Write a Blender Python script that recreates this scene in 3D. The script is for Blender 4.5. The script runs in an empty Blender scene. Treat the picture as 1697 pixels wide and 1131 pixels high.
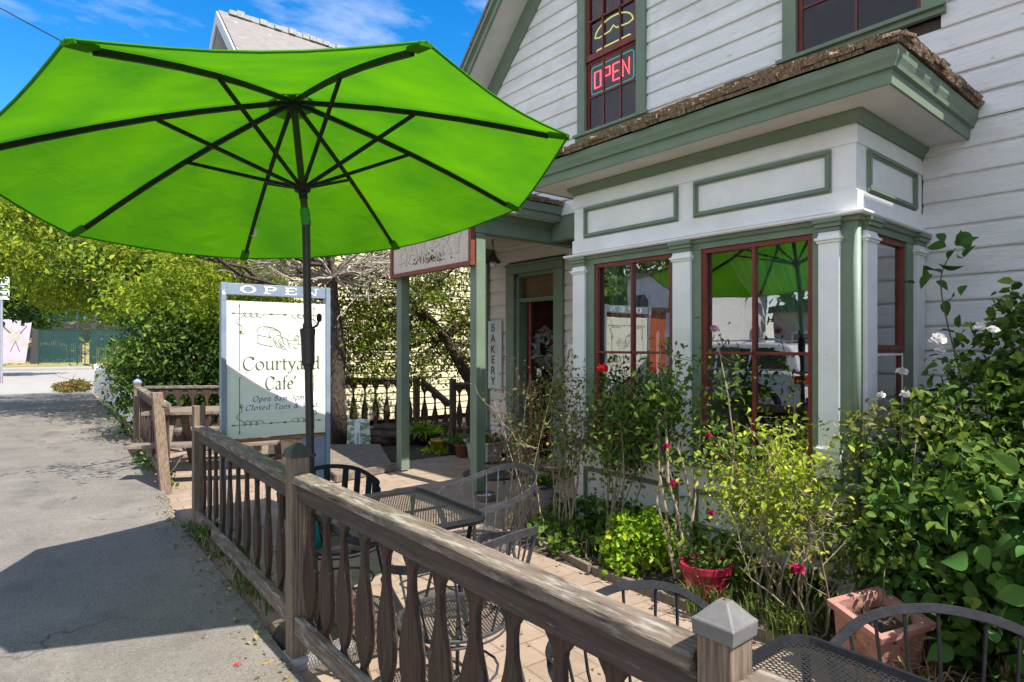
import bpy, math, random
import numpy as np
from mathutils import Vector, Matrix
S = bpy.context.scene
COL = S.collection
PI = math.pi
R = math.radians
# ---------------------------------------------------------------- camera, sky, sun
EYE = 1.5
cd = bpy.data.cameras.new('camera'); cam = bpy.data.objects.new('camera', cd); COL.objects.link(cam)
cam.location = (0, 0, EYE); cam.rotation_euler = (PI/2, 0, -math.atan2(.6384, .7696))
cd.sensor_width = 36; cd.lens = 36*1022/1697; cd.shift_y = 10.5/1697; cd.clip_start = .05; cd.clip_end = 3000
S.camera = cam
SUN = Vector((.05, -.62, 1)).normalized()
w = bpy.data.worlds.new('World'); S.world = w; w.use_nodes = True
wn = w.node_tree.nodes; wl = w.node_tree.links
sky = wn.new('ShaderNodeTexSky'); sky.sky_type = 'NISHITA'; sky.sun_disc = False
sky.sun_elevation = math.asin(SUN.z); sky.sun_rotation = math.atan2(SUN.x, SUN.y)
sky.air_density = 1.0; sky.dust_density = .2; sky.ozone_density = 3.5; sky.altitude = 300
bg = wn['Background']; bg.inputs[1].default_value = .15
tc = wn.new('ShaderNodeTexCoord'); mp = wn.new('ShaderNodeMapping'); mp.inputs['Scale'].default_value = (1.2, 3.2, 5)
nz = wn.new('ShaderNodeTexNoise'); nz.inputs['Scale'].default_value = 2.4; nz.inputs['Detail'].default_value = 7; nz.inputs['Roughness'].default_value = .6
mr = wn.new('ShaderNodeMapRange'); mr.inputs[1].default_value = .5; mr.inputs[2].default_value = .85; mr.inputs[4].default_value = .42
mx = wn.new('ShaderNodeMixRGB'); mx.inputs[2].default_value = (7.9, 7.3, 6.7, 1)
hs = wn.new('ShaderNodeHueSaturation'); hs.inputs['Saturation'].default_value = 1.4
wl.new(tc.outputs['Generated'], mp.inputs[0]); wl.new(mp.outputs[0], nz.inputs['Vector']); wl.new(nz.outputs[0], mr.inputs[0])
sx = wn.new('ShaderNodeSeparateXYZ'); wl.new(tc.outputs['Generated'], sx.inputs[0])
m1 = wn.new('ShaderNodeMapRange'); m1.inputs[1].default_value = -.05; m1.inputs[2].default_value = -.55; m1.inputs[4].default_value = .46; wl.new(sx.outputs[0], m1.inputs[0])   # unseen cloud bank added in the west for neutral fill light
ad = wn.new('ShaderNodeMath'); ad.operation = 'ADD'; ad.use_clamp = True; wl.new(m1.outputs[0], ad.inputs[0]); wl.new(mr.outputs[0], ad.inputs[1])
wl.new(ad.outputs[0], mx.inputs[0]); wl.new(sky.outputs[0], hs.inputs['Color']); wl.new(hs.outputs[0], mx.inputs[1]); wl.new(mx.outputs[0], bg.inputs[0])
ld = bpy.data.lights.new('sun', 'SUN'); ld.energy = 5.0; ld.angle = R(.5); ld.color = (1, .95, .86)
lo = bpy.data.objects.new('sun', ld); COL.objects.link(lo); lo.rotation_euler = SUN.to_track_quat('Z', 'Y').to_euler()
S.view_settings.view_transform = 'Standard'; S.view_settings.look = 'None'; S.view_settings.exposure = .84; S.view_settings.gamma = 1
S.render.engine = 'CYCLES'
S.cycles.max_bounces = 8; S.cycles.transparent_max_bounces = 16; S.cycles.diffuse_bounces = 4
# ---------------------------------------------------------------- helpers
class MB:
    def __init__(s): s.v = []; s.f = []; s.m = []; s.c = 0
    def add(s, vs, fs):
        n = len(s.v); s.v += [tuple(v) for v in vs]; s.f += [tuple(i+n for i in f) for f in fs]; s.m += [s.c]*len(fs); return s
    def box(s, x0, y0, z0, x1, y1, z1):
        x0, x1 = min(x0, x1), max(x0, x1); y0, y1 = min(y0, y1), max(y0, y1); z0, z1 = min(z0, z1), max(z0, z1)
        return s.add([(x, y, z) for x in (x0, x1) for y in (y0, y1) for z in (z0, z1)],
              [(0,1,3,2),(4,6,7,5),(0,4,5,1),(2,3,7,6),(0,2,6,4),(1,5,7,3)])
    def beam(s, a, b, w, h, up=(0, 0, 1)):
        a = Vector(a); b = Vector(b); d = (b-a).normalized(); r = d.cross(Vector(up)).normalized(); u = r.cross(d)
        vs = [p + r*(w/2*i) + u*(h/2*j) for p in (a, b) for i in (-1, 1) for j in (-1, 1)]
        return s.add(vs, [(0,1,3,2),(4,6,7,5),(0,4,5,1),(2,3,7,6),(0,2,6,4),(1,5,7,3)])
    def prism(s, poly, d):
        n = len(poly); d = Vector(d); a = [Vector(p) for p in poly]
        return s.add(a + [p+d for p in a], [tuple(range(n))[::-1], tuple(range(n, 2*n))] + [(i, (i+1) % n, n+(i+1) % n, n+i) for i in range(n)])
    def tube(s, pts, r, n=6, flat=None, up=None, closed=False):
        pts = [Vector(p) for p in pts]; m = len(pts); rs = r if isinstance(r, (list, tuple)) else [r]*m
        vs = []; ref = Vector(up) if up else None; pu = None
        for i, p in enumerate(pts):
            if closed: t = pts[(i+1) % m]-pts[i-1]
            else: t = pts[min(i+1, m-1)]-pts[max(i-1, 0)]
            if t.length < 1e-9: t = Vector((0, 0, 1))
            t.normalize()
            if ref is not None: u = ref - t*ref.dot(t)
            elif pu is None: u = t.orthogonal()
            else: u = pu - t*pu.dot(t)
            if u.length < 1e-6: u = t.orthogonal()
            u.normalize(); pu = u; b = t.cross(u)
            for k in range(n):
                a = 2*PI*(k+.5)/n; ca, sa = math.cos(a), math.sin(a)
                if flat: vs.append(p + u*(ca*rs[i]*flat) + b*(sa*rs[i]))
                else: vs.append(p + u*(ca*rs[i]) + b*(sa*rs[i]))
        fs = [(i*n+k, i*n+(k+1) % n, (i+1)*n+(k+1) % n, (i+1)*n+k) for i in range(m-1) for k in range(n)]
        if closed: fs += [((m-1)*n+k, (m-1)*n+(k+1) % n, (k+1) % n, k) for k in range(n)]
        else: fs += [tuple(range(n))[::-1], tuple(range((m-1)*n, m*n))]
        return s.add(vs, fs)
    def lathe(s, prof, c=(0, 0, 0), n=20, capb=True, capt=True, sx=1, sy=1):
        vs = [(c[0]+r*math.cos(2*PI*k/n)*sx, c[1]+r*math.sin(2*PI*k/n)*sy, c[2]+z) for r, z in prof for k in range(n)]
        m = len(prof)
        fs = [(i*n+k, i*n+(k+1) % n, (i+1)*n+(k+1) % n, (i+1)*n+k) for i in range(m-1) for k in range(n)]
        if capb: fs.append(tuple(range(n))[::-1])
        if capt: fs.append(tuple(range((m-1)*n, m*n)))
        return s.add(vs, fs)
    def build(s, name, mat, parent=None, smooth=False, bevel=0, loc=None):
        me = bpy.data.meshes.new(name); 
        off = Vector(loc) if loc is not None else None
        vs = s.v if off is None else [(v[0]-off.x, v[1]-off.y, v[2]-off.z) for v in s.v]
        me.from_pydata(vs, [], s.f)
        for m in (mat if isinstance(mat, (list, tuple)) else [mat]): me.materials.append(m)
        if any(s.m): me.polygons.foreach_set('material_index', s.m)
        if smooth: me.polygons.foreach_set('use_smooth', [True]*len(s.f))
        me.update()
        o = bpy.data.objects.new(name, me); COL.objects.link(o)
        if parent: o.parent = parent
        if off is not None and parent is None: o.location = off
        if bevel:
            b = o.modifiers.new('bevel', 'BEVEL'); b.width = bevel; b.segments = 2; b.limit_method = 'ANGLE'; b.angle_limit = R(40)
        return o
def tag(o, label=None, cat=None, group=None, kind=None):
    if label: o['label'] = label
    if cat: o['category'] = cat
    if group: o['group'] = group
    if kind: o['kind'] = kind
    return o
def thing(name, label, cat, loc=(0, 0, 0), rz=0, group=None, kind=None):
    o = bpy.data.objects.new(name, None); COL.objects.link(o); o.location = loc; o.rotation_euler = (0, 0, rz); o.empty_display_size = .2
    return tag(o, label, cat, group, kind)
def W(mb, name, mat, root, parent=None, **k):       # world-coordinate part of an unrotated thing
    return mb.build(name, mat, parent or root, loc=root.location, **k)
def copy_tree(o, parent=None):
    c = o.copy(); COL.objects.link(c); c.parent = parent
    for ch in list(o.children): copy_tree(ch, c)
    return c
def nodes(name):
    m = bpy.data.materials.new(name); m.use_nodes = True; nt = m.node_tree
    return m, nt.nodes, nt.links, nt.nodes['Principled BSDF']
def mat(name, c1, c2=None, rough=.6, scale=6, stretch=(1, 1, 1), lo=.35, hi=.65, bump=.15, bscale=40, bstretch=None, spec=.4, metal=0, det=6, blot=None, dist=.02):
    m, N, L, B = nodes(name)
    B.inputs['Roughness'].default_value = rough; B.inputs['Specular IOR Level'].default_value = spec; B.inputs['Metallic'].default_value = metal
    c2 = c2 or tuple(x*.8 for x in c1)
    tc = N.new('ShaderNodeTexCoord'); mp = N.new('ShaderNodeMapping'); mp.inputs['Scale'].default_value = stretch
    L.new(tc.outputs['Object'], mp.inputs[0])
    n = N.new('ShaderNodeTexNoise'); n.inputs['Scale'].default_value = scale; n.inputs['Detail'].default_value = det; n.inputs['Roughness'].default_value = .65
    L.new(mp.outputs[0], n.inputs['Vector'])
    mr = N.new('ShaderNodeMapRange'); mr.inputs[1].default_value = lo; mr.inputs[2].default_value = hi; L.new(n.outputs[0], mr.inputs[0])
    mx = N.new('ShaderNodeMixRGB'); mx.inputs[1].default_value = (*c1, 1); mx.inputs[2].default_value = (*c2, 1); L.new(mr.outputs[0], mx.inputs[0])
    out = mx.outputs[0]
    for bl in (blot or []):      # (colour, scale, lo, hi, stretch)
        col, sc, l2, h2, st = bl
        mp2 = N.new('ShaderNodeMapping'); mp2.inputs['Scale'].default_value = st; mp2.inputs['Location'].default_value = (sc, 3.1, 7.7); L.new(tc.outputs['Object'], mp2.inputs[0])
        n2 = N.new('ShaderNodeTexNoise'); n2.inputs['Scale'].default_value = sc; n2.inputs['Detail'].default_value = 8; n2.inputs['Roughness'].default_value = .7
        L.new(mp2.outputs[0], n2.inputs['Vector'])
        m2 = N.new('ShaderNodeMapRange'); m2.inputs[1].default_value = l2; m2.inputs[2].default_value = h2; L.new(n2.outputs[0], m2.inputs[0])
        x2 = N.new('ShaderNodeMixRGB'); x2.inputs[2].default_value = (*col, 1); L.new(m2.outputs[0], x2.inputs[0]); L.new(out, x2.inputs[1]); out = x2.outputs[0]
    L.new(out, B.inputs['Base Color'])
    if bump:
        mp3 = N.new('ShaderNodeMapping'); mp3.inputs['Scale'].default_value = bstretch or stretch; L.new(tc.outputs['Object'], mp3.inputs[0])
        nb = N.new('ShaderNodeTexNoise'); nb.inputs['Scale'].default_value = bscale; nb.inputs['Detail'].default_value = 5; L.new(mp3.outputs[0], nb.inputs['Vector'])
        bp = N.new('ShaderNodeBump'); bp.inputs['Strength'].default_value = bump; bp.inputs['Distance'].default_value = dist
        L.new(nb.outputs[0], bp.inputs['Height']); L.new(bp.outputs[0], B.inputs['Normal'])
    return m
def cracks(m):
    N, L = m.node_tree.nodes, m.node_tree.links; B = N['Principled BSDF']; src = B.inputs['Base Color'].links[0].from_socket
    tc = N.new('ShaderNodeTexCoord'); n = N.new('ShaderNodeTexNoise'); n.inputs['Scale'].default_value = 2.5; n.inputs['Detail'].default_value = 6; L.new(tc.outputs['Object'], n.inputs['Vector'])
    ad = N.new('ShaderNodeVectorMath'); ad.operation = 'MULTIPLY_ADD'; ad.inputs[1].default_value = (.7, .7, .7); L.new(n.outputs['Color'], ad.inputs[0]); L.new(tc.outputs['Object'], ad.inputs[2])
    v = N.new('ShaderNodeTexVoronoi'); v.feature = 'DISTANCE_TO_EDGE'; v.inputs['Scale'].default_value = .42; L.new(ad.outputs[0], v.inputs['Vector'])
    mr = N.new('ShaderNodeMapRange'); mr.inputs[1].default_value = .002; mr.inputs[2].default_value = .006; mr.inputs[3].default_value = .75; mr.inputs[4].default_value = 0; L.new(v.outputs['Distance'], mr.inputs[0])
    n2 = N.new('ShaderNodeTexNoise'); n2.inputs['Scale'].default_value = .8; L.new(tc.outputs['Object'], n2.inputs['Vector']); m2 = N.new('ShaderNodeMapRange'); m2.inputs[1].default_value = .45; m2.inputs[2].default_value = .55; L.new(n2.outputs[0], m2.inputs[0])
    mu = N.new('ShaderNodeMath'); mu.operation = 'MULTIPLY'; L.new(mr.outputs[0], mu.inputs[0]); L.new(m2.outputs[0], mu.inputs[1])
    x = N.new('ShaderNodeMixRGB'); x.inputs[2].default_value = (.04, .036, .03, 1); L.new(mu.outputs[0], x.inputs[0]); L.new(src, x.inputs[1]); L.new(x.outputs[0], B.inputs['Base Color'])
def leafmat(name, a, b, c=None, trans=.35, rough=.5):
    m, N, L, B = nodes(name)
    g = N.new('ShaderNodeNewGeometry'); cr = N.new('ShaderNodeValToRGB'); e = cr.color_ramp.elements
    e[0].color = (*a, 1); e[1].color = (*b, 1); e[1].position = .85
    if c: x = e.new(.97); x.color = (*c, 1)
    L.new(g.outputs['Random Per Island'], cr.inputs[0]); L.new(cr.outputs[0], B.inputs['Base Color'])
    B.inputs['Roughness'].default_value = rough+.1; B.inputs['Specular IOR Level'].default_value = .22
    t = N.new('ShaderNodeBsdfTranslucent'); L.new(cr.outputs[0], t.inputs[0])
    mx = N.new('ShaderNodeMixShader'); mx.inputs[0].default_value = trans
    L.new(B.outputs[0], mx.inputs[1]); L.new(t.outputs[0], mx.inputs[2]); L.new(mx.outputs[0], N['Material Output'].inputs[0])
    return m
def meshmat(name, col, pitch=.02, wire=.36, rough=.4):     # expanded steel mesh: diamond holes
    m, N, L, B = nodes(name); B.inputs['Base Color'].default_value = (*col, 1); B.inputs['Roughness'].default_value = rough; B.inputs['Metallic'].default_value = .3
    tc = N.new('ShaderNodeTexCoord'); sp = N.new('ShaderNodeSeparateXYZ'); L.new(tc.outputs['Object'], sp.inputs[0])
    def mth(op, a, b=None):
        q = N.new('ShaderNodeMath'); q.operation = op
        for i, x in enumerate((a, b)):
            if x is None: continue
            if isinstance(x, (int, float)): q.inputs[i].default_value = x
            else: L.new(x, q.inputs[i])
        return q.outputs[0]
    y2 = mth('MULTIPLY', sp.outputs[1], .55)
    outs = []
    for sg in ('ADD', 'SUBTRACT'):
        u = mth('DIVIDE', mth(sg, sp.outputs[0], y2), pitch*.55); u = mth('ADD', u, 500.)
        fr = mth('FRACT', u); outs.append(mth('LESS_THAN', fr, wire))
    mk = mth('MAXIMUM', outs[0], outs[1])
    tr = N.new('ShaderNodeBsdfTransparent'); mx = N.new('ShaderNodeMixShader')
    L.new(mk, mx.inputs[0]); L.new(tr.outputs[0], mx.inputs[1]); L.new(B.outputs[0], mx.inputs[2]); L.new(mx.outputs[0], N['Material Output'].inputs[0])
    return m
def glassmat(name, refl=.3, tint=(.9, .95, .93), rough=.0, k=1.6):
    m, N, L, B = nodes(name)
    tr = N.new('ShaderNodeBsdfTransparent'); tr.inputs[0].default_value = (*tint, 1)
    gl = N.new('ShaderNodeBsdfGlossy'); gl.inputs['Roughness'].default_value = rough; gl.inputs[0].default_value = (1, 1, 1, 1)
    fr = N.new('ShaderNodeFresnel'); fr.inputs[0].default_value = 1.5
    ma = N.new('ShaderNodeMath'); ma.operation = 'MULTIPLY_ADD'; ma.inputs[1].default_value = k; ma.inputs[2].default_value = refl; ma.use_clamp = True
    L.new(fr.outputs[0], ma.inputs[0])
    tc = N.new('ShaderNodeTexCoord'); n = N.new('ShaderNodeTexNoise'); n.inputs['Scale'].default_value = 2.2; bp = N.new('ShaderNodeBump'); bp.inputs['Strength'].default_value = .025; bp.inputs['Distance'].default_value = .05
    L.new(tc.outputs['Object'], n.inputs['Vector']); L.new(n.outputs[0], bp.inputs['Height']); L.new(bp.outputs[0], gl.inputs['Normal'])
    mx = N.new('ShaderNodeMixShader'); L.new(ma.outputs[0], mx.inputs[0]); L.new(tr.outputs[0], mx.inputs[1]); L.new(gl.outputs[0], mx.inputs[2]); L.new(mx.outputs[0], N['Material Output'].inputs[0])
    return m
def emis(name, col, st=3):
    m, N, L, B = nodes(name); B.inputs['Base Color'].default_value = (*col, 1); B.inputs['Emission Color'].default_value = (*col, 1); B.inputs['Emission Strength'].default_value = st
    return m
M = {}
M['white'] = mat('white paint', (.80, .80, .80), (.70, .70, .71), .55, 3, bump=.12, bscale=30, bstretch=(3, 1, 6), blot=[((.45, .43, .40), 22, .66, .74, (1, .35, 2.5))])
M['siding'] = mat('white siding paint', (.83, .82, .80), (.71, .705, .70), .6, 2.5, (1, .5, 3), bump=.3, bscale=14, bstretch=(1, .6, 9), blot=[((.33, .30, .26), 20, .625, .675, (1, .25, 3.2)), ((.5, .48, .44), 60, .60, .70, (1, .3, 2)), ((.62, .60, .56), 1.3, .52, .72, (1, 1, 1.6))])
M['cream'] = mat('bounce tinted siding', (.68, .64, .57), (.58, .54, .47), .6, 2.5, (1, .5, 3), bump=.2, bscale=14, bstretch=(1, .6, 9), blot=[((.40, .36, .30), 22, .66, .72, (1, .25, 3))])  # white siding with the warm bounced light put into its colour
M['cleanwhite'] = mat('white trim', (.84, .83, .81), (.76, .75, .74), .5, 4, bump=.10, bscale=20, blot=[((.50, .47, .42), 24, .665, .71, (1, .5, 1.6)), ((.70, .68, .64), 2, .52, .72, (1, 1, 1.5))])
M['green'] = mat('sage green paint', (.18, .235, .165), (.145, .195, .135), .5, 5, bump=.12, bscale=25, bstretch=(2, 1, 4), blot=[((.10, .13, .10), 25, .66, .75, (1, .4, 2))])
M['greenlt'] = mat('pale sage paint', (.24, .31, .245), (.20, .26, .20), .5, 5, bump=.1, bscale=25)
M['red'] = mat('dark red paint', (.20, .035, .025), (.14, .025, .02), .45, 8, bump=.08)
M['signred'] = mat('brick red paint', (.24, .06, .035), (.17, .045, .03), .5, 8, bump=.08)
M['soffit'] = mat('soffit paint', (.66, .63, .60), (.58, .55, .52), .7, 3, bump=.04)
M['shingle'] = mat('cedar shingle', (.25, .165, .10), (.11, .075, .05), .85, 12, (4, 4, 4), bump=.6, bscale=30, bstretch=(1, 4, 1), blot=[((.42, .31, .21), 14, .5, .62, (2, 6, 2)), ((.05, .05, .04), 8, .58, .68, (1, 3, 1))])
M['fence'] = mat('weathered fence wood', (.17, .125, .09), (.085, .058, .042), .8, 9, (5, 5, .5), bump=.7, bscale=22, bstretch=(6, 6, .5), blot=[((.26, .235, .20), 10, .58, .70, (3, 3, .6)), ((.045, .032, .025), 6, .58, .7, (3, 3, .8))], dist=.012)
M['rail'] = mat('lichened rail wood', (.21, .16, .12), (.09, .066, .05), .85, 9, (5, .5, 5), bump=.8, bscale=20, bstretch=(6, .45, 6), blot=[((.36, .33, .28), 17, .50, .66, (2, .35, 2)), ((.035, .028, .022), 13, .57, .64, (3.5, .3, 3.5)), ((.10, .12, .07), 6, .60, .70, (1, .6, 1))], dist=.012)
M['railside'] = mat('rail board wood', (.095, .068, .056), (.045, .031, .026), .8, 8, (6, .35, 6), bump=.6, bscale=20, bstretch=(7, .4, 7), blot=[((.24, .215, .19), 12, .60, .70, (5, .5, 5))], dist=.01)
M['baluster'] = mat('dark baluster wood', (.085, .048, .031), (.032, .019, .013), .75, 10, (7, 7, .5), bump=.5, bscale=20, bstretch=(8, 8, .5), blot=[((.26, .24, .17), 14, .63, .70, (3, 3, .8)), ((.03, .02, .015), 9, .58, .68, (5, 5, .5))], dist=.008)
M['post'] = mat('grey post wood', (.30, .215, .145), (.125, .09, .062), .85, 12, (9, 9, .35), bump=.9, bscale=18, bstretch=(9, 9, .3), blot=[((.07, .06, .05), 12, .62, .70, (8, 8, .4)), ((.40, .38, .33), 20, .62, .72, (2, 2, 1))], dist=.012)
M['plank'] = mat('old plank wood', (.25, .20, .155), (.13, .10, .075), .85, 9, (1, 6, 1), bump=.6, bscale=20, bstretch=(1, 8, 1))
M['bark'] = mat('bark', (.13, .095, .07), (.06, .042, .032), .9, 9, (3, 3, 1), bump=1, bscale=16, bstretch=(5, 5, 1), dist=.04, blot=[((.24, .20, .16), 10, .58, .70, (3, 3, 1))])
M['palebark'] = mat('pale dead wood', (.42, .37, .30), (.25, .21, .17), .85, 12, bump=.5)
M['twig'] = mat('bare rose stem', (.34, .27, .19), (.20, .15, .10), .75, 25, bump=.3)
M['greenstem'] = mat('green stem', (.16, .17, .07), (.11, .09, .05), .6, 25, bump=.1)
M['black'] = mat('black wrought iron', (.010, .010, .012), (.018, .018, .021), .6, 30, bump=.1, spec=.2)
M['iron'] = mat('grey worn iron', (.075, .075, .08), (.04, .04, .044), .42, 30, bump=.1, spec=.4, metal=.2)
M['mesh'] = meshmat('steel mesh', (.022, .021, .02), .026, .44, .6)
M['pole'] = mat('dark bronze pole', (.035, .028, .026), (.05, .042, .038), .4, 30, bump=.03, metal=.2)
M['plcap'] = mat('grey plastic cap', (.17, .16, .15), (.13, .12, .115), .45, 20, bump=.05)
M['dkcap'] = mat('black plastic cap', (.04, .038, .036), (.06, .055, .05), .5, 20, bump=.05)
M['concrete'] = mat('concrete', (.42, .40, .36), (.33, .31, .28), .85, 8, bump=.3, bscale=80)
M['blueframe'] = mat('blue grey sign paint', (.235, .29, .37), (.18, .225, .30), .5, 7, bump=.08, blot=[((.5, .54, .58), 30, .70, .76, (1, 1, .5))])
M['board'] = mat('cream sign board', (.78, .78, .69), (.74, .74, .65), .5, 3, bump=.02)
M['ink'] = mat('olive sign ink', (.075, .095, .05), (.09, .11, .06), .6, 10, bump=0)
M['darkink'] = mat('dark sign ink', (.03, .035, .03), (.06, .065, .05), .6, 40, bump=0)
M['whiteink'] = mat('white lettering', (.85, .85, .86), (.8, .8, .82), .6, 10, bump=0)
M['whitestick'] = mat('white sticker', (.80, .80, .80), (.76, .76, .76), .4, 10, bump=0)
M['glass'] = glassmat('window glass', .22); M['glass_up'] = glassmat('upper window glass', .0, k=1)
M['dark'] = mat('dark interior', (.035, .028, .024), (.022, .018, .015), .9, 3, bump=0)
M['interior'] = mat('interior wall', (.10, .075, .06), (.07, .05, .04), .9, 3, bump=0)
M['dirt'] = mat('garden soil', (.085, .06, .042), (.05, .036, .027), .95, 8, bump=1, bscale=30, dist=.05, blot=[((.22, .16, .10), 50, .58, .66, (1, 1, 1))])
M['leaf_dark'] = leafmat('dark green leaf', (.022, .055, .012), (.055, .12, .022), (.13, .20, .03), .3)
M['leaf_mid'] = leafmat('mid green leaf', (.05, .11, .018), (.13, .225, .03), (.26, .32, .045), .38)
M['leaf_black'] = leafmat('bramble leaf', (.045, .125, .025), (.095, .21, .04), (.15, .29, .05), .28, .55)
M['leaf_yel'] = leafmat('yellow green leaf', (.16, .26, .02), (.34, .42, .03), (.50, .48, .05), .45)
M['leaf_lime'] = leafmat('lime leaf', (.18, .34, .015), (.36, .52, .03), (.46, .50, .05), .4)
M['leaf_oli'] = leafmat('olive rose leaf', (.09, .12, .025), (.18, .20, .045), (.30, .25, .07), .35)
M['leaf_hot'] = leafmat('bright rose leaf', (.20, .31, .03), (.44, .52, .05), (.60, .52, .08), .42)
M['leaf_red'] = leafmat('purple dry leaf', (.12, .05, .04), (.20, .10, .07), (.10, .09, .03), .3)
M['dry'] = leafmat('dry grass', (.24, .17, .08), (.38, .29, .15), (.16, .17, .06), .3)
M['grassm'] = leafmat('grass', (.07, .12, .02), (.15, .20, .04), (.30, .25, .10), .35)
M['petal_w'] = leafmat('white petal', (.70, .68, .66), (.80, .76, .75), None, .3)
M['petal_r'] = leafmat('red petal', (.55, .01, .01), (.70, .03, .02), None, .3)
M['petal_m'] = leafmat('magenta petal', (.30, .008, .05), (.42, .02, .09), None, .3)
M['petal_p'] = leafmat('pink petal', (.62, .28, .38), (.72, .42, .50), None, .3)
# ---------------------------------------------------------------- leaves and stems
def leafobj(name, P, size, material, parent, seed=0, aspect=.5, droop=.3, face=None, off=None, fold=.26, vary=.8):
    rng = np.random.default_rng(seed); P = np.asarray(P, float); n = len(P)
    if off is not None: P = P-np.array(off)
    d = rng.normal(size=(n, 3)); d[:, 2] -= droop; d /= np.linalg.norm(d, axis=1)[:, None]
    nr = rng.normal(size=(n, 3))*.8; nr[:, 2] += .9
    if face is not None: nr += np.array(face)
    sd = np.cross(d, nr); sd /= np.linalg.norm(sd, axis=1)[:, None]+1e-9; up = np.cross(sd, d)
    L = (size*(1-vary/2+vary*rng.random(n)))[:, None]; Wd = L*aspect*.5
    if size > .08:          # broad leaves: rounded toothed outline, curling down towards the tip
        st = np.array([0, .12, .28, .46, .64, .82, 1.0]); wd = np.array([0, .62, .95, 1.0, .80, .42, 0]); K = len(st); cur = rng.uniform(.05, .35, n)[:, None]
        rows = []
        for s_, w_ in zip(st, wd):
            c = P+d*L*s_-up*L*cur*s_**2; e = up*L*fold*.5*w_; rows += [c, c-sd*Wd*w_*.95+e, c+sd*Wd*w_*.95+e]
        V = np.stack(rows, 1).reshape(-1, 3); F_ = []
        for k in range(K-1):
            if k == 0: F_ += [(0, 3, 4, 4), (0, 5, 3, 3)]
            elif k == K-2: F_ += [(k*3, k*3+3, k*3+1, k*3+1), (k*3, k*3+2, k*3+3, k*3+3)]
            else: F_ += [(k*3, k*3+3, k*3+4, k*3+1), (k*3, k*3+2, k*3+5, k*3+3)]
        i = (np.arange(n)*3*K)[:, None]; q4 = [f for f in F_ if f[2] != f[3]]; t3 = [f[:3] for f in F_ if f[2] == f[3]]
        quads = np.concatenate([i+np.array([f]) for f in q4]); tris = np.concatenate([i+np.array([f]) for f in t3])
        return leafmesh(name, V, quads, tris, material, parent, True)
    b = P; tip = P+d*L-up*L*.12; mid = P+d*L*.5
    l1 = P+d*L*.3-sd*Wd*.9+up*L*fold*.5; l2 = P+d*L*.68-sd*Wd*.8+up*L*fold*.45
    r1 = P+d*L*.3+sd*Wd*.9+up*L*fold*.5; r2 = P+d*L*.68+sd*Wd*.8+up*L*fold*.45
    V = np.stack([b, l1, l2, tip, r2, r1, mid], 1).reshape(-1, 3)
    q = np.array([[0, 6, 2, 1], [6, 3, 2, 2], [0, 5, 4, 6], [6, 4, 3, 3]])
    i = (np.arange(n)*7)[:, None]
    quads = np.concatenate([i+np.array([[0, 6, 2, 1]]), i+np.array([[0, 5, 4, 6]])])
    tris = np.concatenate([i+np.array([[6, 3, 2]]), i+np.array([[6, 4, 3]])])
    return leafmesh(name, V, quads, tris, material, parent)
def leafmesh(name, V, quads, tris, material, parent, sm=False):
    me = bpy.data.meshes.new(name); nq, ntr = len(quads), len(tris)
    me.vertices.add(len(V)); me.vertices.foreach_set('co', V.astype(np.float32).ravel())
    me.loops.add(nq*4+ntr*3); me.loops.foreach_set('vertex_index', np.concatenate([quads.ravel(), tris.ravel()]).astype(np.int32))
    me.polygons.add(nq+ntr)
    me.polygons.foreach_set('loop_start', np.concatenate([np.arange(nq)*4, nq*4+np.arange(ntr)*3]).astype(np.int32))
    me.polygons.foreach_set('loop_total', np.concatenate([np.full(nq, 4), np.full(ntr, 3)]).astype(np.int32))
    me.materials.append(material); me.update(calc_edges=True); me.validate()
    if sm: me.polygons.foreach_set('use_smooth', [True]*len(me.polygons))
    o = bpy.data.objects.new(name, me); COL.objects.link(o); o.parent = parent
    return o
def wander(rng, a, b, n=6, j=.05):
    a = np.array(a, float); b = np.array(b, float); L = np.linalg.norm(b-a); out = []
    ph = rng.random(3)*6; am = rng.normal(size=3)*j*L
    for i in range(n):
        t = i/(n-1); out.append(a+(b-a)*t+am*np.sin(t*PI)+rng.normal(size=3)*j*.35*L*(t*(1-t)*4)**.5*.5)
    return out
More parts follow.
